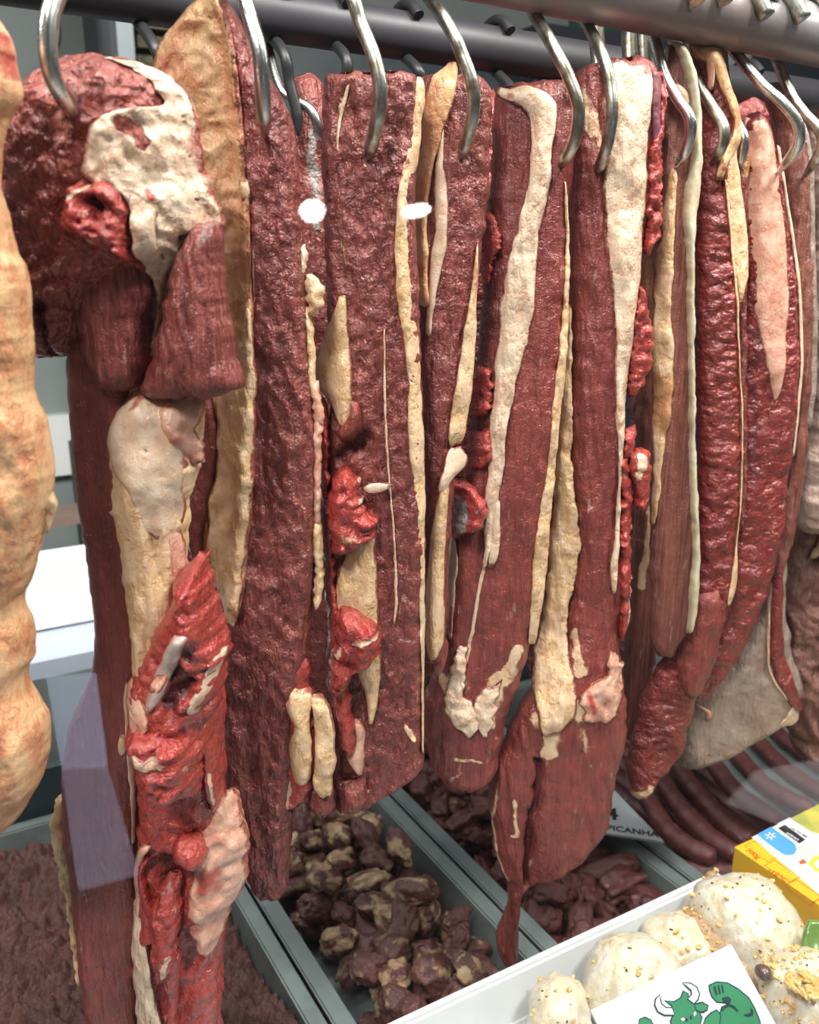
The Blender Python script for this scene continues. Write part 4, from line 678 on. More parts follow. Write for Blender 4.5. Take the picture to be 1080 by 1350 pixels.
rear_piece([(150, 845, 885), (240, 838, 890), (420, 832, 890), (600, 826, 885), (760, 820, 875), (900, 815, 860)], 'added dark cut on the rear rail blocking light in the gap left of the white rimmed slab', 'deep', paint=[('deep', [(850, 420, 40), (846, 600, 40)], 0.6)])  # deep paint adds gap shade to the flesh colour
rear_piece([(120, 230, 330), (300, 225, 340), (600, 230, 335), (900, 240, 330), (1100, 250, 310)], 'added dark cut on the rear rail blocking light behind the tan fat cap', 'deep')
rear_piece([(120, 480, 560), (400, 470, 570), (800, 470, 570), (980, 490, 550)], 'added dark cut on the rear rail blocking light behind the wedge fat slab', 'deep')
rear_piece([(130, 940, 1010), (400, 930, 1010), (700, 920, 1000), (880, 930, 980)], 'added dark cut on the rear rail blocking light behind the glossy red slab', 'deep')
# ================================================================ rails and hooks
steel = simple('brushed_steel', (0.62, 0.62, 0.61), 0.28, 1.0, c2=(0.48, 0.47, 0.45), scale=60, bump=0.0003, bscale=400)
worn = simple('worn_steel', (0.55, 0.55, 0.52), 0.34, 1.0, c2=(0.25, 0.21, 0.15), scale=90, bump=0.0003, bscale=400)
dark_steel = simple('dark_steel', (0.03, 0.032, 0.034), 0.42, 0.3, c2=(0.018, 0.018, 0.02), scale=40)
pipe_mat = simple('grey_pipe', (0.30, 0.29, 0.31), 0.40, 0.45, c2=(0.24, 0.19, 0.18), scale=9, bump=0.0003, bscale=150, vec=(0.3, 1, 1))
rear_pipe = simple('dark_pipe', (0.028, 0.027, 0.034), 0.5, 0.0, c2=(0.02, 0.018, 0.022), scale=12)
def rail(name, y, zf, r, mat, label, x0=-1.0, x1=2.2):
    o = link(name, tube_mesh(name, [(x0, y, zf(x0)), (x1, y, zf(x1))], r, 40), mat)
    tag(o, label, 'rail'); return o
RL = rail('front_hanging_rail', RAIL_Y, front_z, RAIL_R, pipe_mat, 'grey steel pipe rail crossing the top right corner')
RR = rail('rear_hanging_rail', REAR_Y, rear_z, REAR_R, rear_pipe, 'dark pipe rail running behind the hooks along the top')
def hook(pl, pts, r, mat, label, rail_y, rail_z, rail_r, group, flat=False):
    """an S hook: over the rail, down along the picture points (x, y, forward metres) and into the meat"""
    body = [pl.pt(p[0], p[1]) + pl.n * p[2] for p in pts]
    x0 = body[0][0]; rail_z = rail_z(x0)
    top = []
    R_ = rail_r + r * 1.05
    for a in (30, 60, 90, 120, 150, 180):
        top.append((x0 + 0.002 * (180 - a) / 60, rail_y - R_ * math.cos(R(a)), rail_z + R_ * math.sin(R(a))))
    body = [b for b in body if b[2] < rail_z - rail_r - 0.008]
    root = empty('meat_hook', top[0], label, 'hook', group)
    P = smooth_path(top + body, 8)
    P = [np.array(p) - np.array(root.location) for p in P]
    k = len(P); rr = [r * (1.0 if i < k - 8 else 1.0 - 0.75 * (i - (k - 8)) / 7.0) for i in range(k)]
    link('hook_bar', tube_mesh('hook_bar', P, rr, 16), mat, root)
    return root
HR = 0.0044
G1 = 'steel meat hooks on the front rail'
fw = 0.040
hook(pA, [(12, -80, 0.01), (8, 0, 0.045), (4, 50, 0.060), (0, 90, 0.064), (-1, 120, 0.060), (-6, 148, 0.046), (-14, 162, 0.020)], HR, steel, 'steel hook at the left edge of the photo, its curve cut by the frame', RAIL_Y, front_z, RAIL_R, G1)
hook(pB, [(146, -60, 0.03), (140, 0, 0.052), (130, 50, 0.064), (128, 90, 0.068), (131, 130, 0.066), (138, 162, 0.050), (144, 182, 0.030)], HR, steel, 'steel hook in the wrinkled round top of the big front cut', RAIL_Y, front_z, RAIL_R, G1)
hook(pC, [(322, -60, 0.02), (330, 5, 0.030), (346, 50, 0.040), (358, 90, 0.046), (361, 130, 0.044), (360, 162, 0.036), (357, 188, 0.018)], HR, steel, 'steel hook right of the pointed tan fat cap', RAIL_Y, front_z, RAIL_R, G1)
hook(pD, [(448, -70, 0.02), (462, 0, 0.030), (480, 50, 0.036), (496, 92, 0.042), (504, 130, 0.044), (501, 165, 0.040), (492, 198, 0.028), (486, 215, 0.014)], HR, worn, 'worn steel hook in the flat top of the wedge fat slab', RAIL_Y, front_z, RAIL_R, G1)
hook(pE, [(562, -50, 0.02), (571, 0, 0.030), (588, 50, 0.036), (606, 92, 0.042), (618, 130, 0.044), (618, 165, 0.040), (610, 198, 0.028), (605, 214, 0.014)], HR, worn, 'worn steel hook beside the upright tan fat sliver', RAIL_Y, front_z, RAIL_R, G1)
hook(pF, [(704, -5, 0.01), (708, 30, 0.024), (722, 80, 0.036), (738, 120, 0.044), (748, 155, 0.046), (746, 190, 0.040), (738, 212, 0.030), (732, 224, 0.014)], HR, worn, 'steel hook in the top of the white ribbon slab', RAIL_Y, front_z, RAIL_R, G1)
hook(pG, [(776, 0, 0.01), (778, 40, 0.024), (783, 90, 0.036), (789, 130, 0.044), (790, 165, 0.046), (786, 200, 0.040), (782, 222, 0.028), (780, 234, 0.014)], HR, worn, 'straight steel hook in the pale top of the paddle slab', RAIL_Y, front_z, RAIL_R, G1)
hook(pH, [(858, 20, -0.01), (862, 60, 0.004), (868, 100, 0.016), (880, 135, 0.026), (891, 160, 0.034), (894, 180, 0.034), (890, 205, 0.026), (885, 224, 0.012)], HR, steel, 'steel hook in the white rimmed brown slab', RAIL_Y, front_z, RAIL_R, G1)
hook(pI, [(902, 20, -0.01), (906, 60, 0.000), (914, 105, 0.012), (924, 140, 0.022), (934, 168, 0.034), (936, 188, 0.036), (933, 205, 0.030), (929, 220, 0.014)], HR, worn, 'spotted steel hook beside the folded loop of tan fat', RAIL_Y, front_z, RAIL_R, G1)
hook(pI2, [(950, 40, -0.005), (955, 100, 0.0), (962, 150, 0.008), (968, 178, 0.018), (970, 195, 0.020), (968, 212, 0.016), (965, 224, 0.006)], HR, steel, 'small looking steel hook in front of the orange fat cut', RAIL_Y, front_z, RAIL_R, G1)
hook(pJ, [(944, 60, 0.02), (955, 88, 0.030), (978, 118, 0.040), (1000, 146, 0.050), (1017, 172, 0.054), (1022, 195, 0.050), (1018, 216, 0.036), (1014, 232, 0.016)], HR, steel, 'steel hook slanting down into the pink fat slab', RAIL_Y, front_z, RAIL_R, G1)
hook(pK, [(1016, 80, 0.01), (1026, 125, 0.024), (1038, 155, 0.034), (1052, 178, 0.042), (1057, 198, 0.042), (1054, 218, 0.032), (1049, 238, 0.014)], HR, worn, 'stained steel hook in the dull purple slab', RAIL_Y, front_z, RAIL_R, G1)
hook(pL, [(1060, 60, 0.02), (1072, 120, 0.03), (1085, 180, 0.035), (1100, 260, 0.035), (1120, 400, 0.03), (1085, 640, 0.02), (1040, 730, 0.012)], HR * 0.8, dark_steel, 'long thin hook hidden behind the offal at the right edge', RAIL_Y, front_z, RAIL_R, G1) if False else None
# ends of spare hooks lying over the front rail
for k, (x, y, dz, dx, mt, lb) in enumerate(((920, 4, 0.030, -0.02, worn, 'spare hook end on the front rail, first from the left'), (958, 2, 0.031, -0.015, worn, 'spare hook end on the front rail, second from the left'), (1012, 22, 0.034, -0.045, worn, 'dark spare hook end jutting over the front rail, third from the left'), (1060, 26, 0.034, -0.05, worn, 'brown spare hook end jutting over the front rail, fourth from the left'))):
    tip = aty(x, y, RAIL_Y - 0.030)
    RAIL_Z = front_z(tip[0])
    root = empty('spare_hook', (tip[0] + dx, RAIL_Y + 0.05, RAIL_Z - 0.04), lb, 'hook', 'spare hooks over the front rail')
    P = [tip, (tip[0] + dx * 0.4, RAIL_Y - 0.006, max(RAIL_Z + RAIL_R + 0.018, tip[2] + 0.012)), (tip[0] + dx * 0.7, RAIL_Y + 0.015, RAIL_Z + RAIL_R + 0.018), (tip[0] + dx, RAIL_Y + 0.054, RAIL_Z + 0.008), (tip[0] + dx, RAIL_Y + 0.05, RAIL_Z - 0.04)]
    link('hook_bar', tube_mesh('hook_bar', [np.array(p) - np.array(root.location) for p in smooth_path(P, 8)], 0.0062, 14), mt, root)
# dark hooks of the rear rail
G2 = 'dark hooks on the rear rail'
for pts, lb in (([(79, -10), (74, 40), (66, 80), (58, 110)], 'dark flat hook on the rear rail left of the big front cut'), ([(188, 0), (192, 30), (204, 60), (212, 85), (210, 110)], 'thin dark hook on the rear rail left of the tan fat cap'), ([(370, 40), (374, 70), (382, 110), (392, 150), (394, 180)], 'dark hook on the rear rail right of the second steel hook'),
                ([(455, 50), (455, 75), (456, 110), (452, 140)], 'dark hook on the rear rail behind the wedge fat slab'), ([(545, 70), (548, 90), (556, 108), (556, 130)], 'dark curved hook on the rear rail left of the tan fat sliver'), ([(666, 82), (668, 100), (674, 118), (672, 140)], 'dark curved hook on the rear rail left of the white ribbon slab'),
                ([(843, 35), (848, 60), (856, 90), (856, 120)], 'dark hook against the green patch, left one of the pair'), ([(864, 40), (868, 65), (878, 90), (880, 115)], 'dark hook against the green patch, right one of the pair'), ([(994, 60), (1000, 90), (1012, 115), (1012, 140)], 'dark hook on the rear rail above the pink fat slab')):
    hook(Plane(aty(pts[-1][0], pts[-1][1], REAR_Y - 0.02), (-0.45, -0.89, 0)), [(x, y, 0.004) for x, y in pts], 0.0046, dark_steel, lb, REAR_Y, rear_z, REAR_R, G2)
hook(Plane(rear[0][0].p, rear[0][0].n), [(372, 120, 0.02), (410, 150, 0.03), (422, 175, 0.03), (428, 192, 0.02)], 0.0040, steel, 'steel hook tip in the dark cut between the capped and the wedge fat slab', REAR_Y, rear_z, REAR_R, G2)
# ================================================================ the shop and the display case
wallm = simple('wall_paint', (0.25, 0.28, 0.27), 0.6, c2=(0.23, 0.26, 0.25), scale=3)
navy = simple('dark_panel', (0.02, 0.024, 0.035), 0.5, c2=(0.03, 0.03, 0.04), scale=5)
zinc = simple('tray_steel', (0.22, 0.26, 0.26), 0.36, 0.3, c2=(0.16, 0.19, 0.19), scale=14, bump=0.0002, bscale=200)
white_pl = simple('white_plastic', (0.66, 0.67, 0.69), 0.32, c2=(0.60, 0.61, 0.63), scale=12, coat=0.3)
def wall(name, c, s, mat):
    o = box(name, c, s, mat); tag(o, kind='structure'); return o
wall('wall_back', (1.5, 2.65, 1.5), (9, 0.1, 3.0), wallm)
wall('floor', (1.5, 0.6, -0.05), (9, 6.0, 0.1), simple('floor_tile', (0.45, 0.44, 0.42), 0.4, c2=(0.40, 0.39, 0.37), scale=5))
# display case: base, bed, front shelf, glass
case = empty('display_case', (0.45, 0.6, 0.0), 'glass fronted butcher display case holding the trays below the meat', 'display case')
box('case_base', (0.45, 0.68, 0.34), (2.6, 0.95, 0.67), simple('case_steel', (0.5, 0.51, 0.52), 0.4, 0.4, scale=6), case)
box('case_bed', (0.45, 0.68, 0.69), (2.6, 0.95, 0.03), simple('bed_steel', (0.20, 0.22, 0.23), 0.45, 0.4, scale=10), case)
box('front_shelf', (0.45, 0.375, 0.845), (2.6, 0.29, 0.018), simple('shelf_steel', (0.40, 0.42, 0.43), 0.4, 0.5, scale=10), case)
box('shelf_support', (0.45, 0.245, 0.77), (2.6, 0.02, 0.15), simple('shelf_front', (0.40, 0.42, 0.43), 0.4, 0.5, scale=10), case)
box('case_back', (0.45, 1.162, 0.76), (2.6, 0.014, 0.17), simple('back_panel', (0.02, 0.035, 0.042), 0.5, c2=(0.025, 0.04, 0.045), scale=5), case)
TG = R(10)
gn = np.array([0, -math.cos(TG), math.sin(TG)]); gp = np.array([0.45, 0.238, 0.86])
gm, gnt, gpr = new_mat('clear_glass')
gnt.nodes.remove(gpr)
tr = N(gnt, 'ShaderNodeBsdfTransparent'); tr.inputs[0].default_value = (0.97, 0.985, 0.98, 1)
gl = N(gnt, 'ShaderNodeBsdfGlossy'); gl.inputs['Roughness'].default_value = 0.012
lw = N(gnt, 'ShaderNodeLayerWeight'); lw.inputs[0].default_value = 0.5
frv = mth(gnt, 'MULTIPLY_ADD', mth(gnt, 'POWER', lw.outputs['Facing'], 5.0), 0.48, 0.021)
ms = N(gnt, 'ShaderNodeMixShader')
gnt.links.new(frv, ms.inputs[0]); gnt.links.new(tr.outputs[0], ms.inputs[1]); gnt.links.new(gl.outputs[0], ms.inputs[2])
gnt.links.new(ms.outputs[0], gnt.nodes['Material Output'].inputs[0])
bm = bmesh.new()
bmesh.ops.create_cube(bm, size=1.0, matrix=Matrix.Translation(Vector((0, 0.238 + 0.52 * math.tan(TG) - 0.6, 0.86 + 0.52))) @ Matrix.Rotation(-TG, 4, 'X') @ Matrix.Diagonal((2.6, 0.005, 1.06, 1)))
bm_obj('front_glass', bm, gm, case)
# the wall behind: post, rack with yellow packets, green board, white table with boards
def backbox(name, x0, y0, x1, y1, Y, depth, mat, label, cat, parent=None, tagit=True, ground=False):
    ym = (max(y0, 0) + min(y1, 140 if ground else y1)) / 2
    a_, b_ = aty(x0, ym, Y), aty(x1, ym, Y); a_[2] = aty((x0 + x1) / 2, y1, Y)[2]; b_[2] = aty((x0 + x1) / 2, y0, Y)[2]
    if ground: a_[2] = 0.002
    o = box(name, ((a_[0] + b_[0]) / 2, Y + depth / 2, (a_[2] + b_[2]) / 2), (abs(b_[0] - a_[0]), depth, abs(b_[2] - a_[2])), mat, parent)
    if tagit: tag(o, label, cat)
    return o
backbox('steel_post', 156, -60, 178, 300, 2.1, 0.06, simple('pale_steel', (0.34, 0.39, 0.41), 0.4, 0.2, scale=4), 'pale upright steel post behind the big front cut', 'post', ground=True)
p0 = aty(190, 120, 2.3)
rack = empty('packet_rack', (p0[0], 2.3, 0.0), 'dark rack of small yellow packets behind the hooks at upper left', 'rack')
backbox('rack_back', 128, -80, 330, 260, 2.30, 0.12, navy, None, None, rack, False, True)
yel = simple('dim_yellow', (0.16, 0.12, 0.025), 0.5, c2=(0.07, 0.06, 0.02), scale=60)
for r_ in range(5):
    backbox('packet_row', 182, 26 + r_ * 26, 300, 42 + r_ * 26, 2.24, 0.05, yel, None, None, rack, False)
backbox('green_board', 760, -40, 905, 100, 2.555, 0.04, simple('green_board', (0.035, 0.12, 0.075), 0.5, c2=(0.03, 0.09, 0.06), scale=3), 'green board on the back wall above the paddle slab', 'board')
backbox('dark_cabinet', 712, 62, 1150, 420, 1.9, 0.3, navy, 'dark cabinet against the back wall at upper right', 'cabinet', ground=True)
backbox('pale_wall_panel', 935, 30, 992, 100, 1.878, 0.02, simple('pale_panel', (0.28, 0.33, 0.31), 0.5, scale=3), 'pale panel seen under the front rail right of the folded fat', 'panel')
backbox('black_machine', 300, 60, 660, 420, 1.75, 0.35, simple('machine_black', (0.035, 0.045, 0.055), 0.35, c2=(0.06, 0.07, 0.075), scale=5), 'black machine standing behind the middle slabs', 'machine', ground=True)
# white back table seen through the gap at left
q = aty(90, 760, 1.55)
tb_ = empty('white_back_table', (q[0], 1.7, 0.0), 'bright white table with raised boards seen through the gap at left', 'table')
wt = simple('white_laminate', (0.85, 0.86, 0.84), 0.4, c2=(0.8, 0.82, 0.8), scale=3)
a_ = aty(90, 742, 1.55); b_ = aty(90, 838, 1.55)
box('back_board', (q[0], 1.62, (a_[2] + b_[2]) / 2), (0.50, 0.04, a_[2] - b_[2]), wt, tb_)
box('table_top', (q[0], 1.60, b_[2] - 0.02), (0.6, 0.25, 0.03), simple('blue_white_top', (0.55, 0.60, 0.72), 0.4, scale=3), tb_)
for sx in (-0.26, 0.26):
    for sy in (-0.09, 0.09):
        zt = b_[2] - 0.035
        box('leg', (q[0] + sx, 1.60 + sy, zt / 2), (0.03, 0.03, zt), dark_steel, tb_)
q2 = aty(78, 575, 2.0)
backbox('bright_screen_panel', 48, 548, 96, 628, 2.558, 0.04, wt, 'small bright white panel on the wall high in the left gap', 'panel')
backbox('dark_bin', 78, 592, 110, 690, 2.05, 0.10, navy, 'dark box below the bright panel in the left gap', 'box', ground=True)
backbox('brown_shelf_board', 20, 682, 140, 694, 1.9, 0.10, simple('brown_board', (0.22, 0.15, 0.12), 0.5, scale=8), 'brown shelf board crossing the left gap', 'shelf')
backbox('wire_shelf', 20, 868, 150, 884, 1.5, 0.03, simple('brown_rail', (0.25, 0.19, 0.15), 0.5, scale=8), 'brown bar below the white table in the left gap', 'bar')

# ---------------------------------------------------------------- steel trays and their meat
TZ = 0.785
def pan(name, x0, x1, y0, y1, z, depth, lip, mat, label, cat='tray', bev=0.004, slope=0.008):
    bm = bmesh.new()
    def ring(dx, dz):
        return [bm.verts.new((x - (x0 + x1) / 2, y - (y0 + y1) / 2, dz)) for x, y in ((x0 + dx, y0 + dx), (x1 - dx, y0 + dx), (x1 - dx, y1 - dx), (x0 + dx, y1 - dx))]
    rs = [ring(0, depth - 0.006), ring(0, depth), ring(lip, depth), ring(lip + slope, 0.003), ring(lip + slope + 0.002, 0.0), ring(lip + slope - 0.001, 0.0), ring(lip, depth - 0.006)]
    rs = rs[:4]
    for a, b in zip(rs, rs[1:]):
        for i in range(4): bm.faces.new((a[i], a[(i + 1) % 4], b[(i + 1) % 4], b[i]))
    bm.faces.new(rs[3])
    out = [ring(lip + slope - 0.002, 0.0), ring(lip - 0.002, depth - 0.006)]
    bm.faces.new(out[0][::-1])
    for i in range(4): bm.faces.new((out[0][i], out[0][(i + 1) % 4], out[1][(i + 1) % 4], out[1][i]))
    for i in range(4): bm.faces.new((out[1][i], out[1][(i + 1) % 4], rs[0][(i + 1) % 4], rs[0][i]))
    if bev: bmesh.ops.bevel(bm, geom=[e for e in bm.edges], offset=bev * 0.5, segments=2, affect='EDGES')
    o = bm_obj(name, bm, mat); o.location = ((x0 + x1) / 2, (y0 + y1) / 2, z - depth)
    tag(o, label, cat); return o
DIV = [atz(605, 1140, TZ)[0], atz(385, 1265, TZ)[0], atz(878, 1135, TZ)[0]]
XA, XB, XC = DIV[1], DIV[0], DIV[2]
Y0, Y1 = 0.55, 1.145
pan('steel_tray', XA - 0.55, XA - 0.002, Y0, Y1, TZ, 0.06, 0.018, zinc, 'steel tray of ground meat, below the big front cut')
pan('steel_tray', XA + 0.002, XB - 0.002, Y0, Y1, TZ, 0.06, 0.020, zinc, 'steel tray of maroon and cream chunks, second from the left')
pan('steel_tray', XB + 0.002, XC - 0.002, Y0, Y1, TZ, 0.06, 0.020, zinc, 'steel tray of plain dark red meat pieces, third from the left')
pan('steel_tray', XC + 0.002, XC + 0.60, Y0, Y1, TZ, 0.06, 0.020, zinc, 'steel tray of sausages at the right')
TB = TZ - 0.056
# ground meat: nobody could count it
def height_grid(name, x0, x1, y0, y1, st, fn, mat):
    xs = np.arange(x0, x1, st); ys = np.arange(y0, y1, st)
    X, Y = np.meshgrid(xs, ys)
    Zh = fn(X, Y)
    n, m = X.shape
    V = np.stack([X, Y, Zh], -1).reshape(-1, 3)
    idx = np.arange(n * m).reshape(n, m)
    fc = np.stack([idx[:-1, :-1], idx[:-1, 1:], idx[1:, 1:], idx[1:, :-1]], -1).reshape(-1, 4).tolist()
    return link(name, mesh_np(name, V, fc), mat)
def mince(X, Y):
    x = X + 0.006 * fbm(X * 90, Y * 90, 0, 5, 2); y = Y + 0.006 * fbm(X * 90, Y * 90, 9, 5, 2)
    w = worley(x * 70, y * 70, 3); w2 = worley(x * 150, y * 150, 4)
    return TB + 0.032 + 0.024 * fbm(X * 16, Y * 16, 0, 8, 3) + 0.020 * (0.6 - w) + 0.010 * (0.6 - w2) + 0.002 * fbm(X * 400, Y * 400, 0, 2, 2)
mi = height_grid('ground_meat', XA - 0.525, XA - 0.026, Y0 + 0.026, Y1 - 0.026, 0.0028, mince, flesh('ground_meat', (0.07, 0.024, 0.020), (0.125, 0.042, 0.034), (0.34, 0.22, 0.17), (0.33, 0.2, 0.15), wr=0.3, fib=0.6, fibz=1, wscale=300, coat=0.1, rough=0.6, fleck=0.4))
tag(mi, 'dark coarse ground meat filling the leftmost steel tray', 'ground meat', kind='stuff')
# chunk prototypes
def chunk_mesh(name, seed, boxy, mat, fatlev, el=(1, 1, 1)):
    bm = bmesh.new()
    bmesh.ops.create_icosphere(bm, subdivisions=4, radius=1.0)
    V = np.array([v.co[:] for v in bm.verts])
    if boxy:
        V = V / (np.abs(V) ** boxy).sum(1, keepdims=True) ** (1 / boxy)
    d = 0.42 * fbm(V[:, 0] * 1.3 + seed, V[:, 1] * 1.3, V[:, 2] * 1.3, seed, 3) - 0.16 * np.abs(fbm(V[:, 0] * 2.2, V[:, 1] * 2.2 + seed, V[:, 2] * 2.2, seed + 31, 2)) + 0.10 * fbm(V[:, 0] * 4, V[:, 1] * 4 + seed, V[:, 2] * 4, seed + 4, 3)
    V = V * (1 + d)[:, None] * np.array(el)
    for v, c in zip(bm.verts, V): v.co = Vector(c * 0.02)
    me = bpy.data.meshes.new(name); bm.to_mesh(me); bm.free()
    me.polygons.foreach_set('use_smooth', [True] * len(me.polygons))
    la = me.attributes.new('fat', 'FLOAT', 'POINT')
    f = fbm(V[:, 0] * 1.1 + 7 * seed, V[:, 1] * 1.1, V[:, 2] * 1.1, seed + 21, 2)
    la.data.foreach_set('value', np.clip(0.45 + (f + fatlev) * 1.1, 0, 1).astype(np.float32))
    me.materials.append(mat)
    return me
def pile(name, x0, x1, y0, y1, z, n, protos, rlo, rhi, label, cat, group, seed, pack=0.80, cap=9):
    rg = random.Random(seed); S = []
    for i in range(n):
        best = None
        for _ in range(14):
            r = rg.uniform(rlo, rhi)
            x = rg.uniform(x0 + r, x1 - r); y = rg.uniform(y0 + r, y1 - r); zz = z + r * 1.0
            for (sx, sy, sz, sr) in S:
                dd = (x - sx) ** 2 + (y - sy) ** 2; m = (r + sr) * pack
                if dd < m * m: zz = max(zz, sz + math.sqrt(m * m - dd))
            if best is None or zz < best[2]: best = (x, y, zz, r)
        if best[2] > z + cap: continue
        S.append(best)
        me = protos[rg.randrange(len(protos))]
        o = bpy.data.objects.new(name, me); COL.objects.link(o)
        o.location = best[:3]; k = best[3] / 0.02
        o.scale = (k * rg.uniform(0.9, 1.25), k * rg.uniform(0.8, 1.1), k * rg.uniform(0.75, 0.95))
        o.rotation_euler = (rg.uniform(-0.6, 0.6), rg.uniform(-0.6, 0.6), rg.uniform(0, 6.3))
        tag(o, label, cat, group)
    return S
cm = flesh('chunk_flesh', (0.075, 0.020, 0.018), (0.13, 0.036, 0.030), (0.46, 0.32, 0.18), (0.32, 0.19, 0.11), wr=0.3, fib=0.5, fibz=1, wscale=200, coat=0.55, rough=0.34, fleck=0.3)
P2 = [chunk_mesh('meat_chunk', 3 + i, 0 if i % 3 else 3, cm, (-0.35, -0.08, 0.02, -0.2, -0.04, -0.5, -0.1, -0.16)[i % 8], (1.2, 0.9, 0.8)) for i in range(10)]
pile('meat_chunk', XA + 0.034, XB - 0.034, 0.585, 1.108, TB, 155, P2, 0.015, 0.025, 'maroon and cream meat chunk in the second steel tray from the left', 'meat', 'chunks in the second tray', 5, cap=0.075)
cr = flesh('cube_flesh', (0.085, 0.017, 0.017), (0.13, 0.030, 0.027), (0.36, 0.22, 0.16), (0.30, 0.16, 0.12), wr=0.2, fib=0.6, fibz=1, wscale=200, coat=0.4, rough=0.38, fleck=0.5)
P3 = [chunk_mesh('red_meat_piece', 40 + i, 4, cr, -0.55, (1.2, 0.9, 0.8)) for i in range(7)]
pile('red_meat_piece', XB + 0.034, XC - 0.034, 0.585, 1.108, TB, 130, P3, 0.014, 0.023, 'dark red meat piece in the third steel tray from the left', 'meat', 'pieces in the third tray', 9, cap=0.06)
# sausages
sm = flesh('sausage_skin', (0.085, 0.016, 0.017), (0.13, 0.034, 0.032), (0.30, 0.17, 0.14), (0.26, 0.12, 0.10), wr=0.15, fib=0.2, wscale=120, coat=0.45, rough=0.36, fleck=1.4)
SA = ((840, 1025, 853, 1050, 877, 1090, 907, 1116, 945, 1133), (862, 1000, 877, 1035, 902, 1070, 935, 1103, 975, 1129), (884, 985, 901, 1022, 929, 1056, 962, 1090, 992, 1112), (915, 975, 935, 1000, 968, 1042, 1002, 1068, 1030, 1085), (935, 955, 962, 985, 1000, 1028, 1035, 1052, 1075, 1070), (960, 940, 992, 972, 1030, 1010, 1075, 1042, 1110, 1060), (1000, 940, 1030, 972, 1068, 1000, 1110, 1025, 1150, 1045), (1040, 940, 1070, 965, 1110, 990, 1150, 1010, 1190, 1030), (880, 1140, 910, 1148, 945, 1150, 985, 1142, 1020, 1130))
ordn = ('first', 'second', 'third', 'fourth', 'fifth', 'sixth', 'seventh', 'eighth')
for k, s_ in enumerate(SA):
    zc = TZ - 0.006 + (0.004 if k % 2 else 0.0)
    pts = [atz(s_[i], s_[i + 1], zc if k < 8 else zc - 0.022) for i in range(0, 10, 2)]
    P = smooth_path(pts, 9); n_ = len(P)
    rr = [0.0128 * min(1.0, math.sqrt(max(0.03, 1 - max(0, 1 - min(i, n_ - 1 - i) / 4.0) ** 2))) * (1 + 0.05 * math.sin(i * 1.3 + k)) for i in range(n_)]
    root = np.array(pts[2])
    o = link('sausage', tube_mesh('sausage', [p - root for p in P], rr, 18), sm); o.location = root
    tag(o, ('dark red sausage in the right tray, %s counted from the tray divider' % ordn[k]) if k < 8 else 'sausage lying crosswise at the front end of the sausage row', 'sausage', 'sausages in the right tray')
# bed of sausages below
for k in range(7):
    x = XC + 0.06 + k * 0.030
    pts = [(x, 0.66, TB + 0.0135), (x + 0.005, 0.78, TB + 0.0135), (x, 0.92, TB + 0.0135), (x + 0.004, 1.08, TB + 0.0135)]
    o = link('sausage', tube_mesh('sausage', [np.array(p) - np.array(pts[0]) for p in smooth_path(pts, 7)], 0.0125, 14), sm); o.location = pts[0]
    tag(o, 'sausage in the lower layer under the sausage row', 'sausage', 'sausages under the row')
# ---------------------------------------------------------------- price sign by the third tray
def matrix_on(o_, xd, yd):
    xd = Vector(xd).normalized(); yd = Vector(yd); zd = xd.cross(yd).normalized(); yd = zd.cross(xd)
    m = Matrix((xd, yd, zd)).transposed().to_4x4(); m.translation = Vector(o_); return m
def slab_poly(name, pts, thick, mat, parent, normal):
    """a flat card with the outline pts and real thickness"""
    bm = bmesh.new(); off = Vector(parent.location) if parent else Vector((0, 0, 0)); n = Vector(normal) * thick
    t = [bm.verts.new(Vector(p) - off + n) for p in pts]; b = [bm.verts.new(Vector(p) - off) for p in pts]
    bm.faces.new(t); bm.faces.new(b[::-1])
    for i in range(len(pts)): bm.faces.new((b[i], b[(i + 1) % len(pts)], t[(i + 1) % len(pts)], t[i]))
    return bm_obj(name, bm, mat, parent)
def text(name, body, mtx, size, mat, parent, ext=0.0002, bold=0.0, sx=1.0):
    cu = bpy.data.curves.new(name, 'FONT'); cu.body = body; cu.size = size; cu.extrude = ext; cu.offset = bold
    cu.align_x = 'LEFT'; cu.materials.append(mat)
    tmp = bpy.data.objects.new(name, cu); COL.objects.link(tmp)
    bpy.context.view_layer.update()
    me = bpy.data.meshes.new_from_object(tmp.evaluated_get(bpy.context.evaluated_depsgraph_get()))
    bpy.data.objects.remove(tmp); me.name = name
    if not me.materials: me.materials.append(mat)
    o = bpy.data.objects.new(name, me); COL.objects.link(o)
    o.parent = parent
    m = mtx.copy(); m.translation = m.translation - Vector(parent.location)
    o.matrix_local = m @ Matrix.Diagonal((sx, 1, 1, 1))
    return o
ink = simple('black_ink', (0.02, 0.02, 0.022), 0.5)
sgn_mat = simple('sign_grey_white', (0.46, 0.49, 0.52), 0.3, c2=(0.42, 0.45, 0.48), scale=10, coat=0.3)
zs = TZ + 0.024
c1 = atz(875, 1112, zs); c2 = atz(742, 1093, zs + 0.004); c3 = atz(800, 1034, zs + 0.004)
c1, c2, c3 = map(Vector, (c1, c2, c3)); c4 = c3 + (c2 - c1) * 0.75
nz = (c1 - c2).cross(c3 - c2).normalized()
if nz.z < 0: nz = -nz
sgn = empty('price_sign', c2, 'grey white plastic price sign lying behind the paddle slab on the tray divider', 'sign')
slab_poly('sign_plate', [c2, c1, c3, c4], 0.003, sgn_mat, sgn, nz)
xd = (c1 - c2).normalized(); up_ = nz.cross(xd)
text('sign_lettering', 'S/PICANHA', matrix_on(c1 - xd * 0.079 + up_ * 0.007 + nz * 0.0031, xd, up_), 0.0145, ink, sgn, bold=0.0004)
text('sign_price', '4', matrix_on(c1 - xd * 0.070 + up_ * 0.030 + nz * 0.0031, xd, up_), 0.034, ink, sgn, bold=0.0008)

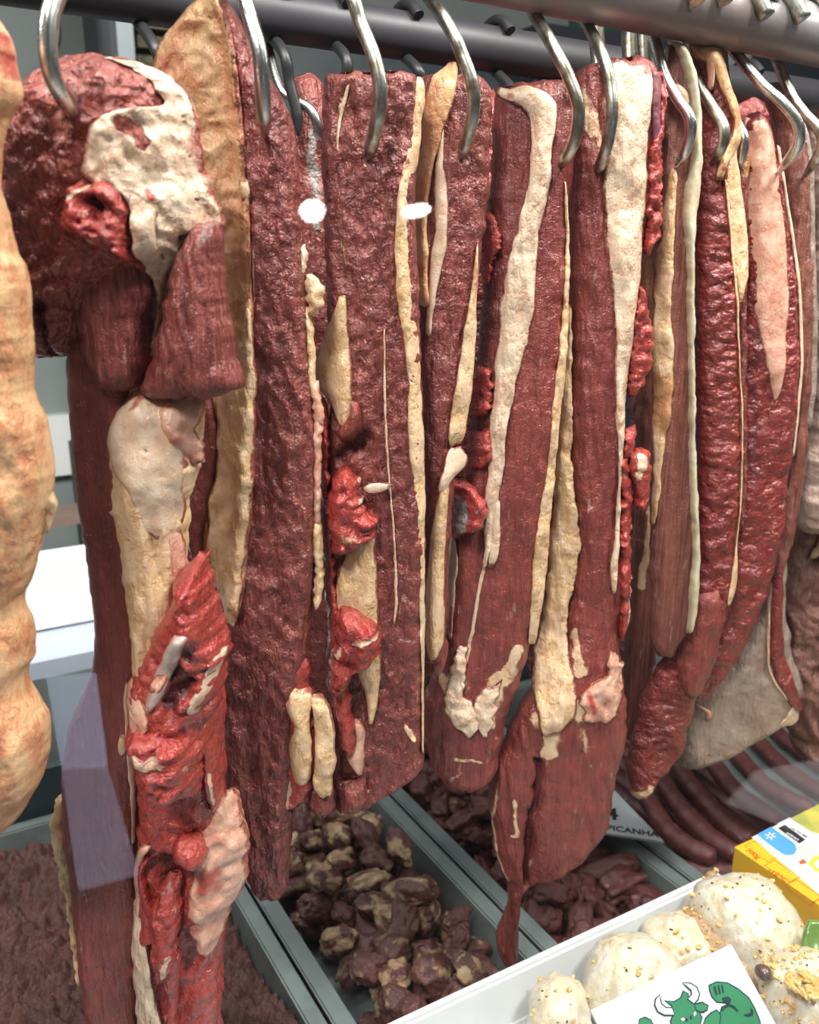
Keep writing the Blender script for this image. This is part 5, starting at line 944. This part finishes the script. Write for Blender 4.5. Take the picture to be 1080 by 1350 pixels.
# ---------------------------------------------------------------- white tray of seasoned chicken
RZ = 0.900
tl = atz(942, 1149, RZ)
wtray = pan('white_tray', 0.16, tl[0] + 0.004, 0.262, tl[1] + 0.002, RZ, 0.044, 0.010, white_pl, 'white plastic tray of seasoned chicken in the bottom right corner', 'tray', bev=0.005, slope=0.012)
skin = flesh('chicken_skin', (0.55, 0.42, 0.28), (0.62, 0.50, 0.35), (0.70, 0.66, 0.56), (0.66, 0.57, 0.40), wr=0.1, fib=0.1, coat=0.45, rough=0.33, fatbump=0.45, sss=0.0)
cmeat = flesh('marinated_meat', (0.42, 0.25, 0.15), (0.50, 0.32, 0.20), (0.50, 0.33, 0.2), (0.45, 0.27, 0.14), wr=0.4, fib=0.6, coat=0.5, rough=0.35)
def chicken(name, rows, z, n, tf, tb, seed, mat, label, creases=()):
    cx = sum((r[1] + r[2]) / 2 for r in rows) / len(rows); cy = sum(r[0] for r in rows) / len(rows)
    pl = Plane(atz(cx, cy, z), n)
    p = pl.pt(cx, cy)
    root = empty(name, (p[0], p[1], 0.858), label, 'chicken', 'seasoned chicken pieces in the white tray')
    lo = loft('skin_and_meat', rows, pl, mat, root, tf=tf, tb=tb, fat=1, er=max(tf, 0.02) * 1.5, jit=3, jf=0.05, endj=3, step=2.2,
              relief=[('fbm', 0.0045, 28, 28), ('rid', 0.0022, 60, 34, seed * 13), ('fbm', 0.0012, 100, 100), ('fbm', 0.0008, 260, 260)], paint=list(creases))
    me = lo.o.data
    Pw = np.empty(len(me.vertices) * 3); me.vertices.foreach_get('co', Pw)
    nr = np.empty(len(me.vertices) * 3); me.vertices.foreach_get('normal', nr)
    return root, Pw.reshape(-1, 3), nr.reshape(-1, 3)
garl = simple('garlic_crumb', (0.78, 0.55, 0.22), 0.4, c2=(0.66, 0.36, 0.10), scale=160, coat=0.4)
herb = simple('herb_flake', (0.055, 0.09, 0.02), 0.5, c2=(0.10, 0.08, 0.03), scale=200)
def bits(name, root, Pw, nr, n, size, mat, seed, where):
    rg = random.Random(seed); bm = bmesh.new()
    ok = [i for i in range(len(Pw)) if nr[i][2] > 0.15 and where(Pw[i])]
    for _ in range(n):
        if not ok: break
        i = rg.choice(ok); s_ = size * rg.uniform(0.6, 1.5)
        mt_ = Matrix.Translation(Vector(Pw[i]) + Vector(nr[i]) * s_ * 0.3) @ Matrix.Rotation(rg.uniform(0, 6), 4, 'Z') @ Matrix.Rotation(rg.uniform(-0.5, 0.5), 4, 'X') @ Matrix.Diagonal((s_ * rg.uniform(0.8, 1.5), s_ * rg.uniform(0.6, 1.0), s_ * 0.55, 1))
        r = bmesh.ops.create_icosphere(bm, subdivisions=2, radius=0.9, matrix=mt_)
        for v in r['verts']: v.co += Vector((rg.uniform(-1, 1), rg.uniform(-1, 1), rg.uniform(-1, 1))) * s_ * 0.16
    o = bm_obj(name, bm, mat, root); o['kind'] = 'stuff'; return o
UPN = (-0.25, -0.42, 0.87)
SPEC = (([(1153, 948, 985), (1160, 928, 1006), (1175, 912, 1022), (1195, 908, 1040), (1215, 918, 1054), (1235, 932, 1062), (1255, 950, 1068), (1275, 968, 1070), (1290, 985, 1064), (1300, 1000, 1050)], 0.896, UPN, 0.036, 0.018, 3, skin, 'large smooth chicken thigh at the far right corner of the white tray', 34, 26, 1225),
        ([(1202, 872, 898), (1210, 856, 912), (1225, 846, 922), (1245, 844, 932), (1265, 856, 940), (1285, 872, 942), (1300, 888, 930)], 0.884, UPN, 0.026, 0.014, 6, skin, 'small chicken piece behind the card, left of the large thigh', 12, 6, 0),
        ([(1232, 800, 840), (1242, 786, 862), (1260, 774, 884), (1285, 768, 898), (1310, 768, 902), (1335, 776, 900), (1358, 792, 890), (1370, 810, 870)], 0.886, UPN, 0.032, 0.014, 9, skin, 'yellowish chicken thigh directly left of the card', 12, 8, 0),
        ([(1286, 722, 748), (1296, 708, 762), (1315, 700, 772), (1340, 694, 778), (1365, 694, 782), (1390, 704, 776)], 0.882, UPN, 0.028, 0.02, 12, skin, 'chicken piece at the bottom edge, leftmost in the white tray', 14, 8, 0),
        ([(1252, 1022, 1062), (1262, 1008, 1090), (1285, 1000, 1110), (1315, 1004, 1124), (1345, 1014, 1130), (1375, 1030, 1124), (1395, 1050, 1100)], 0.898, UPN, 0.036, 0.018, 15, skin, 'garlic covered chicken piece at the bottom right corner', 110, 30, 0))
for k, (rows_, z, n_, tf_, tb_, sd, mt, lb, ng, nh, ymin) in enumerate(SPEC):
    yel_ = [('tan', [(835, 1328, 18), (800, 1334, 10)], 0.30)] if k == 2 else ([('tan', [(1040, 1300, 20)], 0.2)] if k == 4 else [])
    root, Pw, nr = chicken('chicken_thigh', rows_, z, n_, tf_, tb_, sd, mt, lb, yel_)
    bits('garlic_crumbs', root, Pw, nr, ng, 0.0021, garl, sd, lambda p: True)
    bits('herb_flakes', root, Pw, nr, nh, 0.0011, herb, sd + 1, lambda p: True)
root, Pw, nr = chicken('marinated_meat', [(1200, 905, 925), (1215, 900, 945), (1235, 904, 968), (1255, 915, 985), (1275, 935, 1000), (1295, 960, 1010), (1308, 980, 1000)], 0.882, UPN, 0.022, 0.02, 20, cmeat, 'brown skinless meat piece between the large thigh and the card')
bits('garlic_crumbs', root, Pw, nr, 44, 0.0021, garl, 77, lambda p: True)
bits('herb_flakes', root, Pw, nr, 12, 0.0012, herb, 78, lambda p: True)
root, Pw, nr = chicken('skin_scrap', [(1150, 930, 944), (1162, 924, 947), (1180, 908, 940), (1200, 896, 924), (1215, 896, 916), (1222, 900, 912)], 0.882, UPN, 0.014, 0.014, 22, cmeat, 'brown skin scrap in the far corner of the white tray')
bits('garlic_crumbs', root, Pw, nr, 8, 0.0020, garl, 79, lambda p: True)
# heap of fried garlic
c = atz(1058, 1298, 0.938)
bmg = bmesh.new(); rg = random.Random(4)
for _ in range(46):
    a1, rr_ = rg.uniform(0, 6.28), 0.013 * math.sqrt(rg.random())
    s_ = rg.uniform(0.0022, 0.0038)
    mt_ = Matrix.Translation(Vector((rr_ * math.cos(a1), rr_ * math.sin(a1), rg.uniform(0, 0.007) * (1 - rr_ / 0.015)))) @ Matrix.Rotation(rg.uniform(0, 6), 4, 'Z') @ Matrix.Rotation(rg.uniform(-0.9, 0.9), 4, 'X') @ Matrix.Diagonal((s_ * 1.4, s_ * 0.8, s_ * 0.6, 1))
    r = bmesh.ops.create_icosphere(bmg, subdivisions=2, radius=1.0, matrix=mt_)
    for v in r['verts']: v.co += Vector((rg.uniform(-1, 1), rg.uniform(-1, 1), rg.uniform(-1, 1))) * s_ * 0.14
hp = bm_obj('fried_garlic', bmg, garl); hp.location = Vector(c)
tag(hp, 'heap of golden fried garlic on the bottom right chicken piece', 'garlic', kind='stuff')
# green pepper slice and olive
pp = Plane(atz(1070, 1240, 0.925), (-0.45, -0.6, 0.66))
pep = empty('green_pepper_slice', pp.pt(1070, 1262), 'glossy green pepper slice at the right edge beside the large thigh', 'pepper')
loft('pepper_flesh', [(1212, 1066, 1078), (1222, 1060, 1096), (1240, 1057, 1104), (1254, 1058, 1104), (1264, 1064, 1096), (1268, 1072, 1086)], pp, simple('green_pepper', (0.10, 0.20, 0.035), 0.28, c2=(0.16, 0.26, 0.06), scale=70, coat=0.5), pep, tf=0.004, tb=0.004, er=0.004, jit=1.5, endj=1, relief=[('fbm', 0.002, 60, 60)])
bm = bmesh.new(); bmesh.ops.create_icosphere(bm, subdivisions=4, radius=0.0062)
for v in bm.verts: v.co.y *= 1.25
ol = bm_obj('olive', bm, simple('olive_skin', (0.10, 0.06, 0.055), 0.3, c2=(0.16, 0.10, 0.09), scale=120, coat=0.5), None, True); ol.location = Vector(atz(1007, 1282, 0.926))
tag(ol, 'dark olive tucked beside the right edge of the card', 'olive')
# ---------------------------------------------------------------- card with the bull emblem
CT = R(38)
cn = np.array([0.0, -math.sin(CT), math.cos(CT)])
cpl = Plane(atz(963, 1245, 0.948), cn)
card = empty('emblem_card', cpl.pt(963, 1245), 'white card with a green bull emblem lying on the chicken', 'card')
cdn = np.array([0, -math.cos(CT), -math.sin(CT)])
cA = cpl.pt(963, 1245); cB = cpl.pt(778, 1332)
slab_poly('card_sheet', [cA, cB, cB + cdn * 0.09, cA + cdn * 0.09], 0.0012, simple('white_card', (0.66, 0.68, 0.76), 0.25, c2=(0.64, 0.66, 0.75), scale=6, coat=0.4), card, cn)
green = simple('emblem_green', (0.035, 0.21, 0.10), 0.35, c2=(0.04, 0.23, 0.11), scale=20)
line = simple('emblem_line', (0.02, 0.045, 0.05), 0.35)
cwhite = simple('emblem_white', (0.68, 0.70, 0.76), 0.3)
def emb(name, pts, layer, mat, grow=0.0):
    """pts in the coordinates of the close look at the card (x 0..1080, y 0..540)"""
    P = [(780 + x / 3.6, 1200 + y / 3.6) for x, y in pts]
    if grow:
        cx = sum(p[0] for p in P) / len(P); cy = sum(p[1] for p in P) / len(P)
        out = []
        for i in range(len(P)):
            a = np.array(P[i - 1]); b = np.array(P[(i + 1) % len(P)]); t = b - a; nn = np.array([t[1], -t[0]]) / (np.hypot(*t) + 1e-6)
            area2 = sum(P[j][0] * P[(j + 1) % len(P)][1] - P[(j + 1) % len(P)][0] * P[j][1] for j in range(len(P)))
            out.append(tuple(np.array(P[i]) + nn * grow * (1 if area2 > 0 else -1)))
        P = out
    W = [cpl.pt(*p) + cn * (0.0012 + 0.00012 * layer) for p in P]
    return slab_poly(name, W, 0.00012, mat, card, cn)
head = [(345, 432), (385, 440), (420, 420), (432, 388), (450, 400), (452, 425), (480, 450), (520, 442), (540, 462), (525, 485), (500, 482), (515, 510), (505, 560), (380, 560), (372, 530), (385, 500), (372, 478), (380, 455)]
hornL = [(318, 408), (300, 425), (296, 452), (310, 482), (340, 498), (384, 498), (374, 468), (345, 468), (322, 448), (318, 425)]
hornR = [(428, 350), (462, 352), (490, 370), (502, 400), (496, 425), (478, 444), (452, 424), (470, 405), (468, 382), (450, 366)]
arm = [(556, 360), (590, 345), (640, 350), (690, 378), (740, 420), (768, 470), (792, 530), (800, 565), (600, 565), (605, 500), (618, 462), (645, 448), (620, 438), (592, 436), (570, 412), (560, 385)]
armin = [(610, 470), (640, 452), (672, 462), (690, 485), (712, 500), (740, 495), (700, 530), (660, 560), (610, 560)]
earR = [(485, 452), (520, 444), (544, 456), (540, 474), (515, 484), (492, 476)]
sh = [(520, 560), (540, 515), (565, 490), (590, 478), (605, 500), (600, 560)]
armL = [(215, 560), (228, 520), (250, 512), (275, 525), (300, 560)]
for nm, pts in (('bull_arm', arm), ('bull_shoulder', sh), ('bull_arm', armL), ('bull_head', head), ('bull_ear', earR), ('bull_horn', hornL), ('bull_horn', hornR)):
    lay = {'bull_arm': 0, 'bull_shoulder': 1, 'bull_head': 2, 'bull_ear': 3, 'bull_horn': 4}[nm]
    g_ = emb(nm + '_outline', pts, lay * 2, line, 1.8)
    emb(nm, pts, lay * 2 + 1, cwhite if nm == 'bull_horn' else green)
for pts in ([(612, 418), (640, 412), (655, 425), (648, 448), (622, 442)], [(745, 462), (760, 480), (758, 500), (735, 506), (712, 498), (740, 492), (750, 480)], [(572, 365), (580, 362), (590, 402), (584, 406)], [(592, 360), (598, 358), (606, 398), (600, 400)], [(608, 356), (614, 356), (622, 392), (616, 396)], [(610, 478), (618, 462), (645, 448), (672, 458), (690, 482), (684, 484), (668, 466), (645, 456), (624, 468), (616, 482)]):
    emb('emblem_line', pts, 10, line)
for pts in ([(415, 518), (430, 512), (436, 524), (424, 530)], [(476, 492), (486, 482), (490, 496), (480, 508)]):
    emb('bull_eye', pts, 10, cwhite)
for pts in ([(440, 512), (450, 520), (448, 530), (438, 528)], [(462, 500), (470, 506), (468, 520), (460, 516)]):
    emb('emblem_line', pts, 10, line)
# ---------------------------------------------------------------- yellow box at the right edge
BZ = 0.906
yb = simple('yellow_carton', (0.86, 0.50, 0.03), 0.35, c2=(0.84, 0.47, 0.03), scale=8, coat=0.3)
o0 = Vector(atz(968, 1116, BZ))
bx = empty('frozen_food_box', (o0.x, o0.y, 0.855), 'yellow and white frozen food carton lying behind the large thigh at the right edge', 'box')
BW, BD = 0.17, 0.235
box('carton', (o0.x + BW / 2, o0.y - BD / 2, (BZ + 0.8545) / 2), (BW, BD, BZ - 0.8545), yb, bx, bev=0.0012)
def on_box(name, pts, mat, lay=1, label=None):
    o = slab_poly(name, [atz(x, y, BZ + 0.0001 * lay) for x, y in pts], 0.0001, mat, bx, (0, 0, 1))
    if label: o['label'] = label
    return o
photo = simple('printed_food_photo', (0.80, 0.78, 0.72), 0.35, c2=(0.70, 0.66, 0.58), scale=30, coat=0.3)
on_box('printed_front', [(991, 1104), (1130, 1036), (1230, 1130), (1096, 1193)], photo)
on_box('green_yellow_print', [(1042, 1079), (1130, 1036), (1180, 1080), (1104, 1102), (1072, 1098)], simple('print_green', (0.55, 0.47, 0.04), 0.35, c2=(0.25, 0.28, 0.03), scale=45), 2)
blue = simple('print_blue', (0.09, 0.33, 0.80), 0.35, c2=(0.10, 0.36, 0.82), scale=20)
pill = [(998, 1100), (1017, 1090), (1032, 1101), (1048, 1112), (1051, 1120), (1048, 1126), (1040, 1128), (1032, 1126), (1014, 1113)]
on_box('blue_frost_mark', pill, blue, 2)
def snow(cx, cy):
    for k in range(6):
        a = k * math.pi / 3 + 0.3; ca, sa = math.cos(a), math.sin(a)
        w = 1.0; L_ = 7.5
        on_box('snowflake', [(cx - sa * w, cy + ca * w * 0.7), (cx + ca * L_ - sa * w, cy + sa * L_ * 0.7 + ca * w * 0.7), (cx + ca * L_ + sa * w, cy + sa * L_ * 0.7 - ca * w * 0.7), (cx + sa * w, cy - ca * w * 0.7)], cwhite, 3)
snow(1016, 1102)
on_box('warning_label', [(1025, 1086), (1041, 1078), (1076, 1104), (1058, 1113)], cwhite, 3)
on_box('warning_bar', [(1026, 1092), (1035, 1087), (1062, 1107), (1054, 1112)], ink, 4)
on_box('egg_print', [(1066, 1138), (1072, 1130), (1082, 1128), (1094, 1134), (1096, 1146), (1086, 1152), (1074, 1148)], simple('print_egg', (0.85, 0.62, 0.06), 0.35, scale=20), 2)
on_box('egg_white_print', [(1073, 1138), (1080, 1133), (1090, 1138), (1088, 1146), (1078, 1145)], cwhite, 3)
on_box('tomato_print', [(1053, 1136), (1060, 1132), (1064, 1138), (1056, 1140)], simple('print_tomato', (0.55, 0.14, 0.06), 0.35, scale=20), 2)
orange = simple('print_orange', (0.62, 0.09, 0.01), 0.4)
def box_text(body, x, y, size, mat, lay=3):
    p = atz(x, y, BZ + 0.0001 * lay)
    return text('box_lettering', body, matrix_on(p, (0, -1, 0), (1, 0, 0)), size, mat, bx, ext=0.00008, bold=0.00012)
box_text('700g', 982, 1121, 0.0085, orange)
box_text('-12°C', 1012, 1147, 0.0085, orange)
box_text('SÓDIO', 1036, 1098.5, 0.0048, cwhite, 6)
box_text('ALTO EM', 1043, 1092, 0.0045, ink, 6)
def frame(x0, y0, du, dv):
    p = Vector(atz(x0, y0, BZ)); t = 0.0006
    for (ux, uy, sx_, sy_) in ((0, 0, du, t), (0, dv - t, du, t), (0, 0, t, dv), (du - t, 0, t, dv)):
        c_ = (p.x + ux + sx_ / 2, p.y - uy - sy_ / 2, BZ + 0.0002)
        box('panel_border', c_, (sx_, sy_, 0.0001), orange, bx)
for fx, fy in ((981, 1115), (1007.5, 1141), (1035, 1167), (1063, 1194)):
    frame(fx, fy, 0.0165, 0.030)
# ================================================================ light
w = bpy.data.worlds.new('shop_light'); sc.world = w; w.use_nodes = True
w.node_tree.nodes['Background'].inputs[0].default_value = (0.88, 0.93, 1.0, 1)
w.node_tree.nodes['Background'].inputs[1].default_value = 0.08
def area(name, loc, target, sx, sy, power, col):
    l = bpy.data.lights.new(name, 'AREA'); l.shape = 'RECTANGLE'; l.size = sx; l.size_y = sy; l.energy = power; l.color = col
    o = bpy.data.objects.new(name, l); COL.objects.link(o); o.location = loc
    o.rotation_euler = (Vector(target) - Vector(loc)).to_track_quat('-Z', 'Y').to_euler()
    return o
area('case_lamp', (0.40, 0.465, 1.97), (0.42, 0.56, 1.2), 2.2, 0.05, 17, (1.0, 0.95, 0.88))
area('ceiling_lamp', (-0.75, -0.4, 2.9), (0.4, 0.6, 1.2), 0.4, 0.4, 42, (1.0, 0.96, 0.92))
area('ceiling_lamp', (0.95, -0.4, 2.9), (0.6, 0.6, 1.2), 0.4, 0.4, 42, (1.0, 0.96, 0.92))
area('table_fill_light', (q[0], 1.38, 1.75), (q[0], 1.62, 1.0), 0.5, 0.2, 7, (1.0, 0.98, 0.95))  # added light without a known fixture, brightens the white back table
# shop lamps whose mirror images show in the glass
lampm, lnt, lp = new_mat('lit_lamp'); lp.inputs['Emission Color'].default_value = (1, 0.97, 0.9, 1); lp.inputs['Emission Strength'].default_value = 45; lp.inputs['Base Color'].default_value = (0.9, 0.9, 0.9, 1)
def mirror_at(x, y, z):
    d = rays(np.array([x]), np.array([y]))[0]; t = ((gp - CAM) @ gn) / (d @ gn); p = CAM + d * t
    r = d - 2 * (d @ gn) * gn
    return (p + r * ((z - p[2]) / r[2])), np.linalg.norm(p - CAM), r
for x, y, sz, el, lb in ((412, 278, 15, 1.15, 'round lit ceiling lamp mirrored in the glass between two slabs'), (549, 278, 9, 2.2, 'oblong lit ceiling lamp mirrored in the glass over the cream fat strip')):
    p, d0, r = mirror_at(x, y, 2.75)
    dist = d0 + np.linalg.norm(p - CAM)
    bm = bmesh.new(); bmesh.ops.create_cone(bm, cap_ends=True, segments=32, radius1=1, radius2=0.9, depth=0.3)
    for v in bm.verts: v.co = Vector((v.co.x * sz * el, v.co.y * sz, v.co.z * sz)) * (dist / F_PX)
    o = bm_obj('ceiling_spot', bm, lampm); o.location = Vector(p)
    o.rotation_euler = (-Vector(r)).to_track_quat('Z', 'Y').to_euler()
    tag(o, lb, 'lamp')
# glowing panels added out of view so their mirror images haze the glass
def lit_panel(corners, Y, strength, col, name, label):
    pts = []
    for x, y in corners:
        d = rays(np.array([x]), np.array([y]))[0]; t = ((gp - CAM) @ gn) / (d @ gn); p = CAM + d * t
        r = d - 2 * (d @ gn) * gn
        pts.append(p + r * ((Y - p[1]) / r[1]))
    m_, n_, p_ = new_mat(name); p_.inputs['Emission Color'].default_value = (*col, 1); p_.inputs['Emission Strength'].default_value = strength
    p_.inputs['Base Color'].default_value = (0.6, 0.6, 0.65, 1)
    bm = bmesh.new()
    f = [bm.verts.new(Vector(p)) for p in pts]; b = [bm.verts.new(Vector(p) - Vector((0, 0.05, 0))) for p in pts]
    bm.faces.new(f); bm.faces.new(b[::-1])
    for i in range(4): bm.faces.new((b[i], b[(i + 1) % 4], f[(i + 1) % 4], f[i]))
    o = bm_obj(name, bm, m_); tag(o, label, 'lit panel')
lit_panel([(64, 893), (127, 888), (142, 1010), (84, 1012)], -1.6, 5.0, (0.60, 0.70, 1.0), 'reflection_glow_panel', 'added bright bluish glow panel mirrored in the glass left of the torn red chunk')
lit_panel([(84, 1013), (142, 1011), (184, 1153), (106, 1174)], -1.6, 2.6, (0.66, 0.68, 1.0), 'reflection_glow_panel', 'added dim bluish glow panel mirrored over the long tail of the big front cut')
lit_panel([(972, 1062), (1010, 1020), (1110, 1000), (1110, 1120)], -1.6, 2.2, (1.0, 0.92, 0.95), 'reflection_glow_panel', 'added pale glow panel mirrored in the glass over the sausages')
sc.cycles.max_bounces = 6; sc.cycles.diffuse_bounces = 3; sc.cycles.glossy_bounces = 3; sc.cycles.transparent_max_bounces = 10; sc.cycles.transmission_bounces = 2
sc.view_settings.exposure = 0.08
